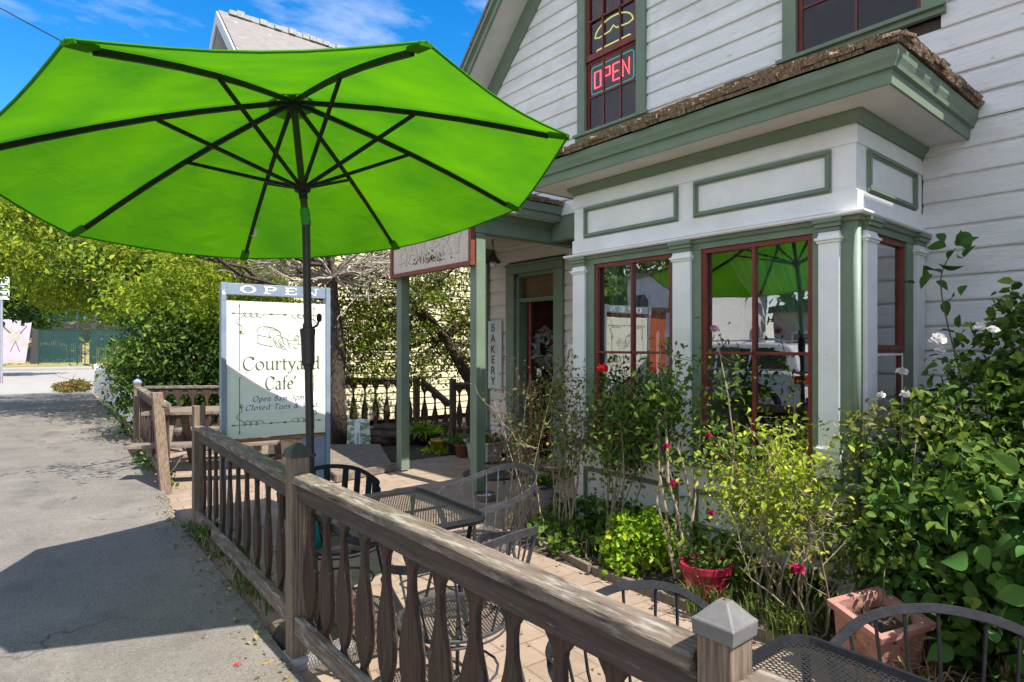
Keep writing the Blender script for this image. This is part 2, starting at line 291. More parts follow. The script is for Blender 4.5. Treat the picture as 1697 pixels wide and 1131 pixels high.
def shrub(name, label, cat, base, tips, stemmat, leafm, nleaf, lsize, seed, r0=.008, spread=.07, start=.4, twigs=4, twl=.2, group=None, aspect=.55, flowers=(), cl=1, lfold=.22, base_r=.08, extra=None):
    """stems run from the base to each tip, side twigs branch off, leaves sit on twigs"""
    rng = np.random.default_rng(seed); t = thing(name, label, cat, base, 0, group); mb = MB(); pts = []
    base = np.array(base, float)
    for tp in tips:
        a = base+np.array([rng.uniform(-base_r, base_r), rng.uniform(-base_r, base_r), 0]); path = wander(rng, a, tp, 8, .07)
        mb.tube(path, [r0*(1-.75*i/7)*rng.uniform(.8, 1.2) for i in range(8)], 5)
        path = np.array(path); 
        for k in range(twigs):
            s = rng.uniform(start, 1); i = min(int(s*7), 6); p = path[i]+(path[i+1]-path[i])*(s*7-i)
            q = p+rng.normal(size=3)*twl*.6+np.array([0, 0, twl*.35]); tw = wander(rng, p, q, 4, .1)
            mb.tube(tw, [r0*.4, r0*.32, r0*.25, r0*.15], 4); pts += [tw[1], tw[2], tw[3], tw[3]]
        pts += [path[6], path[7]]
    W(mb, 'stems', stemmat, t)
    pts = np.array(pts)
    if nleaf:
        idx = rng.integers(0, len(pts), nleaf); P = pts[idx]+rng.normal(size=(nleaf, 3))*spread; P[:, 2] = np.maximum(P[:, 2], .01)
        leafobj('foliage', P, lsize, leafm, t, seed, aspect, off=base, fold=lfold)
    if extra:
        for (m2, n2, s2) in extra:
            idx = rng.integers(0, len(pts), n2); P = pts[idx]+rng.normal(size=(n2, 3))*spread*1.2
            leafobj('foliage', P, s2, m2, t, seed+5, aspect, off=base)
    for fl in flowers: flower(t, fl[0], fl[1], fl[2], seed)
    return t
def flower(t, pos, rad, m, seed=0):
    rng = np.random.default_rng(seed+int(pos[0]*1000)); n = 26
    mb = MB(); mb.lathe([(rad*.15, -rad*.4), (rad*.5, -rad*.1), (rad*.45, rad*.3), (rad*.1, rad*.4)], pos, 8)
    for k in range(n):
        a = rng.random()*2*PI; el = rng.uniform(-.2, 1.3); rr = rad*rng.uniform(.7, 1); 
        d = Vector((math.cos(a)*math.cos(el), math.sin(a)*math.cos(el), math.sin(el))); s = d.orthogonal().normalized()*rad*.42; c = Vector(pos); u = d.cross(s)
        mb.add([c+d*rr*.3, c+d*rr*.8+s, c+d*rr*1.05+u*.4, c+d*rr*.8-s], [(0, 1, 2, 3)])
    W(mb, 'blossom', m, t)
def cloud(rng, blobs, n, gap=.35, shell=.55):
    """points in clumps spread over ellipsoids (cx,cy,cz,rx,ry,rz)"""
    out = []; vol = np.array([b[3]*b[4]*b[5] for b in blobs])**.67; vol = vol/vol.sum()
    per = 22; nc = n//per
    for b, v in zip(blobs, vol):
        k = max(int(nc*v), 3); d = rng.normal(size=(k, 3)); d /= np.linalg.norm(d, axis=1)[:, None]
        rr = (shell+(1.08-shell)*rng.random(k)**.6)[:, None]; c = np.array(b[:3])+d*rr*np.array(b[3:])
        for q in c: out.append(q+rng.normal(size=(per, 3))*rng.uniform(.35, 1.0)*gap*np.array([1, 1, .55]))
    return np.concatenate(out)
def tree(name, label, cat, base, trunk, tr, blobs, n, lsize, leafm, seed, limbs=10, gap=.35, group=None, aspect=.5, lr=.04, barkm=None, shell=.5, extra=None, twigs=0, droop=.3):
    rng = np.random.default_rng(seed); t = thing(name, label, cat, base, 0, group); mb = MB()
    k = len(trunk); mb.tube(trunk, [tr*(1.25-.65*i/max(k-1, 1)) for i in range(k)], 10); W(mb, 'trunk', barkm or M['bark'], t, smooth=True)
    mb = MB(); ends = []
    for i in range(limbs):
        b = blobs[i % len(blobs)]; d = rng.normal(size=3); d /= np.linalg.norm(d); e = np.array(b[:3])+d*np.array(b[3:])*.8
        a = np.array(trunk[-1] if rng.random() < .6 else trunk[-2]); p = wander(rng, a, e, 8, .09); mb.tube(p, [lr*(1-.8*j/7) for j in range(8)], 6)
        for q in range(4):
            s = rng.integers(3, 8); e2 = p[s]+rng.normal(size=3)*.35*np.mean(b[3:]); p2 = wander(rng, p[s], e2, 5, .1); mb.tube(p2, [lr*.3, lr*.24, lr*.18, lr*.12, lr*.06], 4)
    W(mb, 'limbs', barkm or M['bark'], t)
    leafobj('crown', cloud(rng, blobs, n, gap, shell), lsize, leafm, t, seed, aspect, off=base, droop=droop)
    for (m2, n2, bl2) in (extra or []): leafobj('crown', cloud(rng, bl2, n2, gap, shell), lsize, m2, t, seed+9, aspect, off=base)
    return t
# ---------------------------------------------------------------- ground
def brickmat():
    m, N, L, B = nodes('brick pavers'); B.inputs['Roughness'].default_value = .9
    tc = N.new('ShaderNodeTexCoord'); mp = N.new('ShaderNodeMapping'); mp.inputs['Rotation'].default_value = (0, 0, R(4)); L.new(tc.outputs['Object'], mp.inputs[0])
    bk = N.new('ShaderNodeTexBrick'); bk.inputs['Scale'].default_value = 1; bk.inputs['Brick Width'].default_value = .30; bk.inputs['Row Height'].default_value = .2
    bk.inputs['Mortar Size'].default_value = .006; bk.inputs['Mortar Smooth'].default_value = .3
    bk.inputs['Color1'].default_value = (.31, .225, .165, 1); bk.inputs['Color2'].default_value = (.245, .175, .13, 1); bk.inputs['Mortar'].default_value = (.19, .14, .10, 1)
    L.new(mp.outputs[0], bk.inputs['Vector'])
    n = N.new('ShaderNodeTexNoise'); n.inputs['Scale'].default_value = 5; n.inputs['Detail'].default_value = 9; n.inputs['Roughness'].default_value = .75; L.new(tc.outputs['Object'], n.inputs['Vector'])
    mr = N.new('ShaderNodeMapRange'); mr.inputs[1].default_value = .42; mr.inputs[2].default_value = .72; mr.inputs[4].default_value = .6; L.new(n.outputs[0], mr.inputs[0])
    mx = N.new('ShaderNodeMixRGB'); mx.inputs[2].default_value = (.38, .30, .23, 1); L.new(bk.outputs[0], mx.inputs[1]); L.new(mr.outputs[0], mx.inputs[0])
    n2 = N.new('ShaderNodeTexNoise'); n2.inputs['Scale'].default_value = 3; n2.inputs['Detail'].default_value = 10; n2.inputs['Roughness'].default_value = .8; L.new(tc.outputs['Object'], n2.inputs['Vector'])
    m3 = N.new('ShaderNodeMapRange'); m3.inputs[1].default_value = .52; m3.inputs[2].default_value = .66; m3.inputs[4].default_value = .55; L.new(n2.outputs[0], m3.inputs[0])
    x3 = N.new('ShaderNodeMixRGB'); x3.inputs[2].default_value = (.20, .15, .10, 1); L.new(mx.outputs[0], x3.inputs[1]); L.new(m3.outputs[0], x3.inputs[0]); L.new(x3.outputs[0], B.inputs['Base Color'])
    bp = N.new('ShaderNodeBump'); bp.inputs['Strength'].default_value = .7; bp.inputs['Distance'].default_value = .012; L.new(bk.outputs['Fac'], bp.inputs['Height']); bp.invert = True
    n4 = N.new('ShaderNodeTexNoise'); n4.inputs['Scale'].default_value = 90; L.new(tc.outputs['Object'], n4.inputs['Vector'])
    b2 = N.new('ShaderNodeBump'); b2.inputs['Strength'].default_value = .3; b2.inputs['Distance'].default_value = .01; L.new(n4.outputs[0], b2.inputs['Height']); L.new(bp.outputs[0], b2.inputs['Normal']); L.new(b2.outputs[0], B.inputs['Normal'])
    return m
M['brick'] = brickmat()
M['side'] = mat('worn grey sidewalk', (.205, .183, .157), (.14, .125, .108), .9, 1.6, bump=.8, bscale=70, dist=.008, det=10, lo=.3, hi=.7, blot=[((.09, .08, .072), 75, .53, .62, (1, 1, 1)), ((.33, .31, .28), 95, .58, .66, (1, 1, 1)), ((.11, .10, .09), 2.2, .52, .68, (1, .5, 1)), ((.24, .22, .19), .9, .55, .75, (1, 1, 1))])
M['asph'] = mat('road asphalt', (.12, .12, .12), (.09, .09, .092), .9, 3, bump=.4, bscale=90)
M['conc2'] = mat('pale concrete', (.36, .33, .29), (.30, .275, .245), .9, 2, bump=.2, bscale=80)
M['verge'] = mat('dry verge', (.22, .20, .09), (.30, .23, .12), .95, 1.5, bump=.6, bscale=10, dist=.1)
cracks(M['side'])
def sheet(name, poly, z, m, kind='structure', thick=0):
    mb = MB()
    if thick: mb.prism([(x, y, z-thick) for x, y in poly], (0, 0, thick))
    else: mb.add([(x, y, z) for x, y in poly], [tuple(range(len(poly)))])
    return tag(mb.build(name, m), kind=kind)
sheet('ground', [(-400, -300), (400, -300), (400, 500), (-400, 500)], -.16, M['verge'])
sheet('street', [(-9.2, -60), (-1.9, -60), (-1.9, 34), (-9.2, 34)], -.10, M['asph'])
sheet('cross_street', [(-60, 34.004), (60, 34.004), (60, 52), (-60, 52)], -.06, M['conc2'])
edge = [(.98, -8), (1.0, 0), (1.05, 2.7), (1.1, 3.56), (1.19, 6.11), (1.36, 7.6), (1.55, 10.5), (1.75, 13), (2.3, 24), (2.3, 25.5)]
sheet('sidewalk', [(-1.7, -8)]+edge+[(-1.7, 25.5)], 0, M['side'], thick=.14)
sheet('corner_pavement', [(-1.7, 25.52), (3.5, 25.52), (3.5, 33.9), (-1.7, 33.9)], 0, M['conc2'], thick=.14)
sheet('far_pavement', [(-60, 52.02), (60, 52.02), (60, 56), (-60, 56)], .08, M['conc2'], thick=.2)
mb = MB()
for a, b in ((-60, -1.72),): mb.box(-1.86, -8, -.14, -1.704, 25.5, .004)
tag(mb.build('kerb', M['concrete']), kind='structure')
pe = edge[:-2]
sheet('patio', [(x+.004, y) for x, y in pe]+[(4.5, 13), (5.4, 7.6), (5.4, 4.4), (3.25, 3.9), (3.14, 2.8), (3.1, -8)], -.055, M['brick'], thick=.06)
rng = np.random.default_rng(4)
def soil(name, x0, x1, y0, y1, base, hump, nx, ny, m, seed):
    r = np.random.default_rng(seed); mb = MB(); vs = []
    for i in range(nx+1):
        for j in range(ny+1):
            u, v = i/nx, j/ny; e = min(u, 1-u, v, 1-v)*4; e = min(e, 1)
            vs.append((x0+(x1-x0)*u, y0+(y1-y0)*v, base+hump*e+r.normal()*.012*e))
    mb.add(vs, [(i*(ny+1)+j, (i+1)*(ny+1)+j, (i+1)*(ny+1)+j+1, i*(ny+1)+j+1) for i in range(nx) for j in range(ny)])
    return tag(mb.build(name, m, smooth=True), kind='structure')
soil('flower_bed', 3.12, 3.98, -1.5, 3.95, -.05, .06, 18, 90, M['dirt'], 1)
soil('flower_bed', 3.99, 4.96, -1.5, 1.5, -.04, .06, 12, 40, M['dirt'], 2)
soil('bare_ground', 2.6, 9, 7.4, 11.2, -.052, .03, 40, 30, M['dirt'], 3)
mb = MB()
for a, b in (((3.12, -1.5), (3.12, .9)), ((3.12, .93), (3.13, 2.9)), ((3.13, 2.93), (3.3, 3.95))): mb.beam((*a, -.03), (*b, -.03), .04, .07)
tag(mb.build('bed_edging', M['plank'], bevel=.005), kind='structure')
# litter: leaves and bits over the patio and soil
P = np.stack([rng.uniform(1.1, 3.2, 500), rng.uniform(.2, 7, 500), np.full(500, -.045)], 1)
P2 = np.stack([rng.uniform(3.15, 3.8, 1400), rng.uniform(-.5, 3.9, 1400), np.full(1400, .02)], 1)
r0 = thing('leaf_litter', 'dry fallen leaves and petals scattered over pavers and soil', 'leaf litter', kind='stuff')
P3 = np.stack([.98+np.abs(rng.normal(size=420))*-.09, rng.uniform(.5, 7, 420), np.full(420, .012)], 1); P3[:, 0] += np.interp(P3[:, 1], [0, 2.7, 3.56, 6.11, 7.6], [.02, .07, .12, .21, .38])
leafobj('litter', np.concatenate([P, P2, P3]), .028, M['dry'], r0, 8, .6)
for (x, y) in ((.62, 3.35), (.52, 3.72), (.75, 2.9)):
    pass
mb = MB(); 
for k in range(7):
    a = k*2*PI/7; mb.add([(.86, 3.06, .006), (.86+.022*math.cos(a), 3.06+.022*math.sin(a), .012), (.86+.018*math.cos(a+.5), 3.06+.018*math.sin(a+.5), .008)], [(0, 1, 2)])
tag(mb.build('fallen_leaf', M['petal_r']), 'small red maple leaf lying on the sidewalk near the railing', 'leaf')
# ---------------------------------------------------------------- house
house = thing('house', 'white two storey wooden gabled cafe house with sage green trim and boxed bay', 'building')
def wall_siding(name, X, Y0, Y1, Z0, Z1, m, exp=.167, holes=(), top=None, seed=0, phase=0):
    """lapped boards on a wall facing -X; each board is a wedge standing proud at its foot"""
    r = random.Random(seed); mb = MB(); z = Z0
    while z < Z1-.01:
        z1 = min(z+exp, Z1); spans = [(Y0, Y1)]
        if top:
            zc = (z+z1)/2; spans = [top(zc)]
            if spans[0][0] >= spans[0][1]: z = z1; continue
        for (a, b, c, d) in holes:
            if c < z1-.004 and d > z+.004:
                ns = []
                for s0, s1 in spans:
                    if a <= s0 and b >= s1: continue
                    if b <= s0 or a >= s1: ns.append((s0, s1)); continue
                    if a > s0: ns.append((s0, a))
                    if b < s1: ns.append((b, s1))
                spans = ns
        for s0, s1 in spans:
            # random butt joint in a long board
            cuts = [s0]
            if s1-s0 > 2.2 and r.random() < .6: cuts.append(s0+r.uniform(.6, s1-s0-.6))
            cuts.append(s1)
            for q in range(len(cuts)-1):
                y0, y1 = cuts[q], cuts[q+1]-(.002 if q < len(cuts)-2 else 0); j = r.uniform(-.0015, .002); g = .007
                prof = [(X+.02, z), (X-.013+j, z), (X-.015+j, z+.012), (X-.007+j, z1-.028), (X+.004, z1-.014), (X+.004, z1-.0001), (X+.02, z1-.0001)]
                mb.prism([(x, y0, zz) for x, zz in prof], (0, y1-y0, 0))
        z = z1
    return W(mb, name, m, house)
RY = 3.1   # ridge line of the gable
def gable(zc):
    h = 8.05-zc; return (max(RY-h+.1, -.3), min(RY+h-.1, 6.5))
# upper wall and right-hand wall
wall_siding('upper_wall', 4.9, -.3, 6.5, 2.99, 7.8, M['siding'], .167, [(3.82, 4.74, 3.74, 5.9), (1.355, 2.44, 3.74, 5.9)], gable, 3)
wall_siding('side_wall', 4.9, -.3, 1.463, -.02, 2.99, M['siding'], .167, [], None, 4)
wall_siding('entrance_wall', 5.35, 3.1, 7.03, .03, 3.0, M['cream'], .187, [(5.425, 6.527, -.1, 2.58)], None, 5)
mb = MB()   # sheathing behind the boards, with the openings left free
for a in ((-.3, 1.355, 3.0, 4.6), (2.44, 3.82, 3.0, 5.7), (4.74, 5.4, 3.0, 5.7), (1.355, 2.44, 3.0, 3.74), (3.82, 4.74, 3.0, 3.74), (-.3, 1.4, -.1, 3.0)):
    mb.box(4.922, a[0], a[2], 5.0, a[1], a[3])
mb.prism([(4.922, 5.4, 3.0), (4.922, 6.45, 3.0), (4.922, 6.45, 4.65), (4.922, 5.4, 5.7)], (.078, 0, 0))
mb.prism([(4.922, -.25, 4.605), (4.922, 1.35, 4.605), (4.922, 1.35, 6.2)], (.078, 0, 0))
mb.prism([(4.922, .9, 5.85), (4.922, 5.3, 5.85), (4.922, RY, 8.0)], (.078, 0, 0))
mb.box(5.372, 3.1, 0, 5.44, 5.425, 3.0); mb.box(5.372, 6.527, 0, 5.44, 7.0, 3.0); mb.box(5.372, 5.43, 2.58, 5.44, 6.52, 3.0)
mb.box(4.925, 3.64, -.1, 5.36, 3.70, 2.99)
mb.box(5.372, 6.97, -.1, 12, 7.02, 4.2); mb.box(4.93, 6.42, 3.0, 12, 6.48, 4.93); mb.prism([(12, -.6, 3.0), (12, 6.8, 3.0), (12, 6.8, 4.5), (12, RY, 8.2), (12, -.6, 4.5)], (.1, 0, 0))
mb.box(5.0, -.3, -.1, 12, -.22, 4.9); mb.box(12, -.3, -.1, 12.1, 7.0, 5)
W(mb, 'wall_core', M['interior'], house)
hb = MB(); hb.box(4.90, 3.745, 2.72, 5.0, 5.19, 2.985); W(hb, 'porch_header', M['green'], house)
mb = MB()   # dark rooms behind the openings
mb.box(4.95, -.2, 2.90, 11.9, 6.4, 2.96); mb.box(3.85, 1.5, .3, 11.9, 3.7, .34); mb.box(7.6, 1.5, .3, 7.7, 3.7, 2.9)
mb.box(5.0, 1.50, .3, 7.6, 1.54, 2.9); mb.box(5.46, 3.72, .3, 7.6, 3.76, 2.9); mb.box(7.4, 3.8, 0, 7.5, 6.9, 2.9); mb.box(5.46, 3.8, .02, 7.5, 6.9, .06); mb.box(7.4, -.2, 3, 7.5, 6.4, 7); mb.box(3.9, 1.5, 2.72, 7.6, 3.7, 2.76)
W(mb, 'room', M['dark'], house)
# gable roof with fascia, soffit and frieze
for sgn in (1, -1):
    mb = MB(); e = 3.9 if sgn > 0 else 3.75
    def pr(u, z, x0, x1): pass
    y0, z0 = RY, 8.35; y1, z1 = RY+sgn*e, 8.35-e
    mb.prism([(4.46, y0, z0), (4.46, y1, z1), (4.46, y1, z1-.05), (4.46, y0, z0-.05)], (8, 0, 0)); W(mb, 'roof', M['shingle'], house)
    mb = MB(); mb.prism([(4.5, y0, z0-.055), (4.5, y1, z1-.055), (4.5, y1, z1-.25), (4.5, y0, z0-.25)], (.03, 0, 0))
    mb.prism([(4.47, y0, z0-.06), (4.47, y1, z1-.06), (4.47, y1, z1-.13), (4.47, y0, z0-.13)], (.03, 0, 0))
    mb.prism([(4.485, y0, z0-.14), (4.485, y1, z1-.14), (4.485, y1, z1-.16), (4.485, y0, z0-.16)], (.015, 0, 0)); W(mb, 'fascia', M['green'], house)
    mb = MB(); mb.prism([(4.53, y0, z0-.2), (4.53, y1, z1-.2), (4.53, y1, z1-.225), (4.53, y0, z0-.225)], (.36, 0, 0)); W(mb, 'soffit', M['soffit'], house)
    mb = MB(); mb.prism([(4.862, y0, z0-.226), (4.862, y1, z1-.226), (4.862, y1, z1-.53), (4.862, y0, z0-.53)], (.028, 0, 0)); W(mb, 'frieze', M['green'], house)
def molding(mb, path, prof):
    """sweep an (out, z) profile along an XY path with mitred corners; outside is the right-hand side"""
    n = len(path); rows = []
    for i, p in enumerate(path):
        p = Vector(p); ds = []
        if i > 0: ds.append((p-Vector(path[i-1])).normalized())
        if i < n-1: ds.append((Vector(path[i+1])-p).normalized())
        ns = [Vector((d.y, -d.x)) for d in ds]
        if len(ns) == 2: m = (ns[0]+ns[1]); m = m/(1+ns[0].dot(ns[1]))
        else: m = ns[0]
        rows.append([(p.x+m.x*o, p.y+m.y*o, z) for o, z in prof])
    k = len(prof); vs = [v for r in rows for v in r]
    fs = [(i*k+j, (i+1)*k+j, (i+1)*k+(j+1) % k, i*k+(j+1) % k) for i in range(n-1) for j in range(k)]
    fs += [tuple(range(k)), tuple(range((n-1)*k, n*k))[::-1]]
    mb.add(vs, fs)
BP = [(4.895, 3.74), (3.8, 3.74), (3.8, 1.47), (4.895, 1.47)]
mb = MB(); molding(mb, BP, [(.26, 2.86), (.275, 2.86), (.28, 2.93), (.30, 2.935), (.305, 2.955), (.318, 2.985), (.325, 3.03), (.31, 3.035), (.25, 3.0)]); W(mb, 'cornice', M['green'], house)
mb = MB(); molding(mb, BP, [(0.0, 2.865), (.272, 2.865), (.272, 2.90), (0, 2.90)]); W(mb, 'cornice_soffit', M['soffit'], house)
mb = MB(); molding(mb, BP, [(0.004, 2.795), (.012, 2.798), (.018, 2.815), (.042, 2.838), (.048, 2.861), (.004, 2.861)]); W(mb, 'bed_moulding', M['green'], house)
bay = MB()   # white frieze, posts and base of the bay
molding(bay, BP, [(-.05, 2.285), (0, 2.285), (0, 2.862), (-.05, 2.862)])
bb = MB(); molding(bb, BP, [(-.05, -.05), (0, -.05), (0, .655), (-.05, .655)]); W(bb, 'bay_base', M['cleanwhite'], house)
molding(bay, BP, [(.0005, 2.30), (.012, 2.30), (.012, 2.41), (.0005, 2.41)])
molding(bay, BP, [(.0005, 2.685), (.008, 2.685), (.008, 2.78), (.0005, 2.78)])
W(bay, 'bay_frieze', M['cleanwhite'], house)
mb = MB(); molding(mb, BP, [(-.02, 2.262), (.06, 2.262), (.07, 2.27), (.07, 2.283), (.0, 2.286), (-.02, 2.286)]); W(mb, 'ledge', M['cleanwhite'], house, bevel=.003)
mb = MB(); molding(mb, BP, [(-.03, 2.19), (.012, 2.19), (.012, 2.23), (.03, 2.235), (.038, 2.258), (-.03, 2.258)]); W(mb, 'window_head', M['green'], house, bevel=.002); mb = MB()
molding(mb, BP, [(-.03, .66), (.05, .66), (.06, .675), (.06, .70), (.0, .728), (-.03, .728)])                         # sill
W(mb, 'window_sill', M['green'], house, bevel=.002)
for q in ((3.79, 1.4735, 3.84, 1.715), (3.79, 2.49, 3.84, 2.73), (3.79, 3.505, 3.84, 3.7365), (3.8406, 1.462, 4.08, 1.50), (4.584, 1.462, 4.89, 1.50), (3.8406, 3.708, 4.89, 3.746)):
    mb = MB(); mb.box(q[0], q[1], .73, q[2], q[3], 2.19); W(mb, 'window_casing', M['green'], house)
mb = MB(); mb.tube([(3.80, 1.467, .73), (3.80, 1.467, 2.19)], .022, 10); W(mb, 'corner_bead', M['greenlt'], house, smooth=True)
def pilaster(x0, y0, x1, y1, ax):
    mb = MB(); g = MB()
    o = (lambda d: (x0-d, y0-d*.0, x1, y1)) 
    def bx(b, d, e, z0, z1):   # d: stands out, e: grows sideways
        if ax == 'x': b.box(3.79-d, y0-e, z0, 3.795, y1+e, z1)
        else: b.box(x0-e, 1.462-d, z0, x1+e, 1.466, z1)
    bx(mb, .022, 0, .90, 2.185); bx(mb, .036, .010, .731, .885); bx(mb, .046, .018, .885, .902); bx(mb, .030, .005, .902, .915)
    bx(mb, .032, .008, 2.12, 2.135); bx(mb, .042, .016, 2.135, 2.15); bx(mb, .028, .003, 2.15, 2.165)
    W(mb, 'pilaster', M['cleanwhite'], house, bevel=.002)
    bx(g, .030, .006, 2.186, 2.21); bx(g, .044, .014, 2.21, 2.235); bx(g, .055, .022, 2.235, 2.2615); W(g, 'pilaster_capital', M['green'], house, bevel=.002)
pilaster(0, 1.551, 0, 1.672, 'x'); pilaster(0, 2.564, 0, 2.713, 'x'); pilaster(0, 3.594, 0, 3.73, 'x')
pilaster(3.873, 0, 4.03, 0, 'y'); pilaster(4.706, 0, 4.86, 0, 'y')
def panelframe(y0, y1, z0, z1, ax='x'):
    mb = MB()
    for w_, d, ins in ((.035, .016, 0), (.018, .026, .008)):
        rects = [(y0+ins, z0+ins, y1-ins, z0+ins+w_), (y0+ins, z1-ins-w_, y1-ins, z1-ins), (y0+ins, z0+ins+w_, y0+ins+w_, z1-ins-w_), (y1-ins-w_, z0+ins+w_, y1-ins, z1-ins-w_)]
        for a, b, c, e in rects:
            if ax == 'x': mb.box(3.7995-d, a, b, 3.7996+.0002*ins, c, e)
            else: mb.box(a, 1.4695-d, b, c, 1.4696, e)
    W(mb, 'panel_moulding', M['green'], house, bevel=.003)
for z0, z1 in ((2.42, 2.675), (.225, .50)):
    panelframe(1.606, 2.55, z0, z1); panelframe(2.68, 3.62, z0, z1); panelframe(3.943, 4.75, z0, z1, 'y')
def sash(mb, axis, c, a0, a1, z0, z1, fr, nv, nh, d=.03, mun=.014, cols=None):
    """window bars in the plane axis=c; a along the wall"""
    def bx(a, b, e, f, dd=d):
        if axis == 'x': mb.box(c, a, b, c+dd, e, f)
        else: mb.box(a, c, b, e, c+dd, f)
    bx(a0, z0, a1, z0+fr); bx(a0, z1-fr, a1, z1); bx(a0, z0+fr, a0+fr, z1-fr); bx(a1-fr, z0+fr, a1, z1-fr)
    for i in range(1, nv): 
        q = a0+(a1-a0)*i/nv; bx(q-mun/2, z0+fr, q+mun/2, z1-fr, d*.7)
    for i in range(1, nh):
        q = z0+(z1-z0)*i/nh; bx(a0+fr, q-mun/2, a1-fr, q+mun/2, d*.6)
for y0, y1 in ((1.715, 2.49), (2.73, 3.505)):
    mb = MB(); sash(mb, 'x', 3.80, y0+.001, y1-.001, .731, 2.189, .032, 2, 2, .035, .02); win = W(mb, 'window', M['red'], house, bevel=.003)
    mb = MB(); mb.add([(3.806, y0+.02, .75), (3.840, y1-.02, .75), (3.840, y1-.02, 2.17), (3.806, y0+.02, 2.17)], [(3, 2, 1, 0)]); W(mb, 'pane', M['glass'], house, win)  # pane skewed in its sash to shift the umbrella reflection towards its image position
mb = MB(); sash(mb, 'y', 1.475, 4.081, 4.583, 1.48, 2.189, .035, 1, 1); sash(mb, 'y', 1.482, 4.081, 4.583, .731, 1.50, .035, 1, 1); win = W(mb, 'window', M['red'], house, bevel=.003)
mb = MB(); mb.box(4.10, 1.478, .76, 4.112, 1.48, 1.46); mb.box(4.10, 1.476, 1.448, 4.56, 1.481, 1.462); mb.box(4.548, 1.476, .76, 4.56, 1.481, 1.448); W(mb, 'insect_screen_frame', M['cleanwhite'], house, win)
mb = MB(); mb.add([(4.11, 1.498, .76), (4.55, 1.498, .76), (4.55, 1.498, 2.16), (4.11, 1.498, 2.16)], [(0, 1, 2, 3)]); W(mb, 'pane', M['glass'], house, win)
# shingled skirt roof of the bay
def shingles(mb, eave0, eave1, up, run, rise, trim0, trim1, seed, exp=.135, thick=.026, ex=.02):
    """rows of split shingles climbing a slope; trim0/1: how much each end moves in per unit run"""
    r = random.Random(seed); e0 = Vector(eave0); e1 = Vector(eave1); al = (e1-e0).normalized(); L = (e1-e0).length; up = Vector(up)
    sl = (up*run+Vector((0, 0, rise))); SL = sl.length; sl.normalize(); nrm = al.cross(sl); nrm = nrm if nrm.z > 0 else -nrm
    k = int(SL/exp)+1
    for i in range(-1, k):
        s = max(i, 0)*exp*(run/SL); a = s*trim0; b = L-s*trim1; q = a-.03*(i <= 0)
        while q < b-.02:
            wd = min(r.uniform(.07, .17), b-q); base = e0+al*q+sl*(max(i, 0)*exp+r.uniform(-.014, .012)-(ex if i < 1 else 0))+nrm*(.010+(.0 if i < 0 else .026)+r.uniform(0, .006))
            t = thick*r.uniform(.7, 1.3); ln = exp*1.9 if i < k-2 else exp*1.0
            j = al*r.uniform(-.004, .004); kk = SL/run
            if trim1: ln = min(ln, max((L-s*trim1-(q+wd))*kk/trim1+exp*.35, .05))
            if trim0: ln = min(ln, max((q-s*trim0)*kk/trim0+exp*.35, .05))
            vs = [base, base+al*(wd-.005), base+al*(wd-.005)+sl*ln-nrm*.014+j, base+sl*ln-nrm*.014+j]
            mb.add(vs+[v+nrm*t for v in vs[:2]]+[v+nrm*.004 for v in vs[2:]], [(3,2,1,0),(4,5,6,7),(0,1,5,4),(1,2,6,5),(2,3,7,6),(3,0,4,7)])
            q += wd
mb = MB()
shingles(mb, (3.485, 4.05, 3.035), (3.485, 1.15, 3.035), (1, 0, 0), 1.40, .70, 1, 1, 1)
shingles(mb, (3.485, 1.15, 3.035), (4.885, 1.15, 3.035), (0, 1, 0), 1.40, .66, 1, 0, 2)
shingles(mb, (4.885, 4.05, 3.035), (3.485, 4.05, 3.035), (0, -1, 0), 1.40, .66, 0, 1, 3)
r = random.Random(9)
for (ys, dy) in ((1.15, 1),):      # hip caps
    a = Vector((3.47, ys-dy*.01, 3.055)); d = Vector((1.4, dy*1.4, .66)).normalized()
    for i in range(15):
        p = a+d*(i*.135); 
        for sx in (-1, 1):
            s = (Vector((-1, dy, -.42)) if sx < 0 else Vector((1, -dy, -.42))).normalized()*.085
            t = Vector((0, 0, .014+r.random()*.008)); q = p+Vector((0, 0, .022 if dy > 0 else .004)); vs = [q, q+s, q+s+d*.2-t, q+d*.2-t]
            mb.prism(vs, t)
a = Vector((3.46, 4.075, 3.068)); d = Vector((1.4, -1.4, .66)).normalized(); sd_ = Vector((1, 1, 0)).normalized()
for i in range(15):
    p = a+d*(i*.135); q = p+d*.2; mb.prism([p-sd_*.075-Vector((0, 0, .028)), p+Vector((0, 0, .012)), p+sd_*.075-Vector((0, 0, .028)), q+sd_*.075-Vector((0, 0, .045)), q-Vector((0, 0, .008)), q-sd_*.075-Vector((0, 0, .045))], (0, 0, .016))
W(mb, 'bay_roof', M['shingle'], house)
mb = MB(); mb.add([(3.49, 4.05, 3.03), (3.49, 1.15, 3.03), (4.89, 2.55, 3.69), (4.89, 2.65, 3.69), (4.89, 1.15, 3.03), (4.89, 4.05, 3.03)], [(0, 1, 2, 3), (1, 4, 2), (0, 3, 5)]); W(mb, 'roof_deck', M['dark'], house)
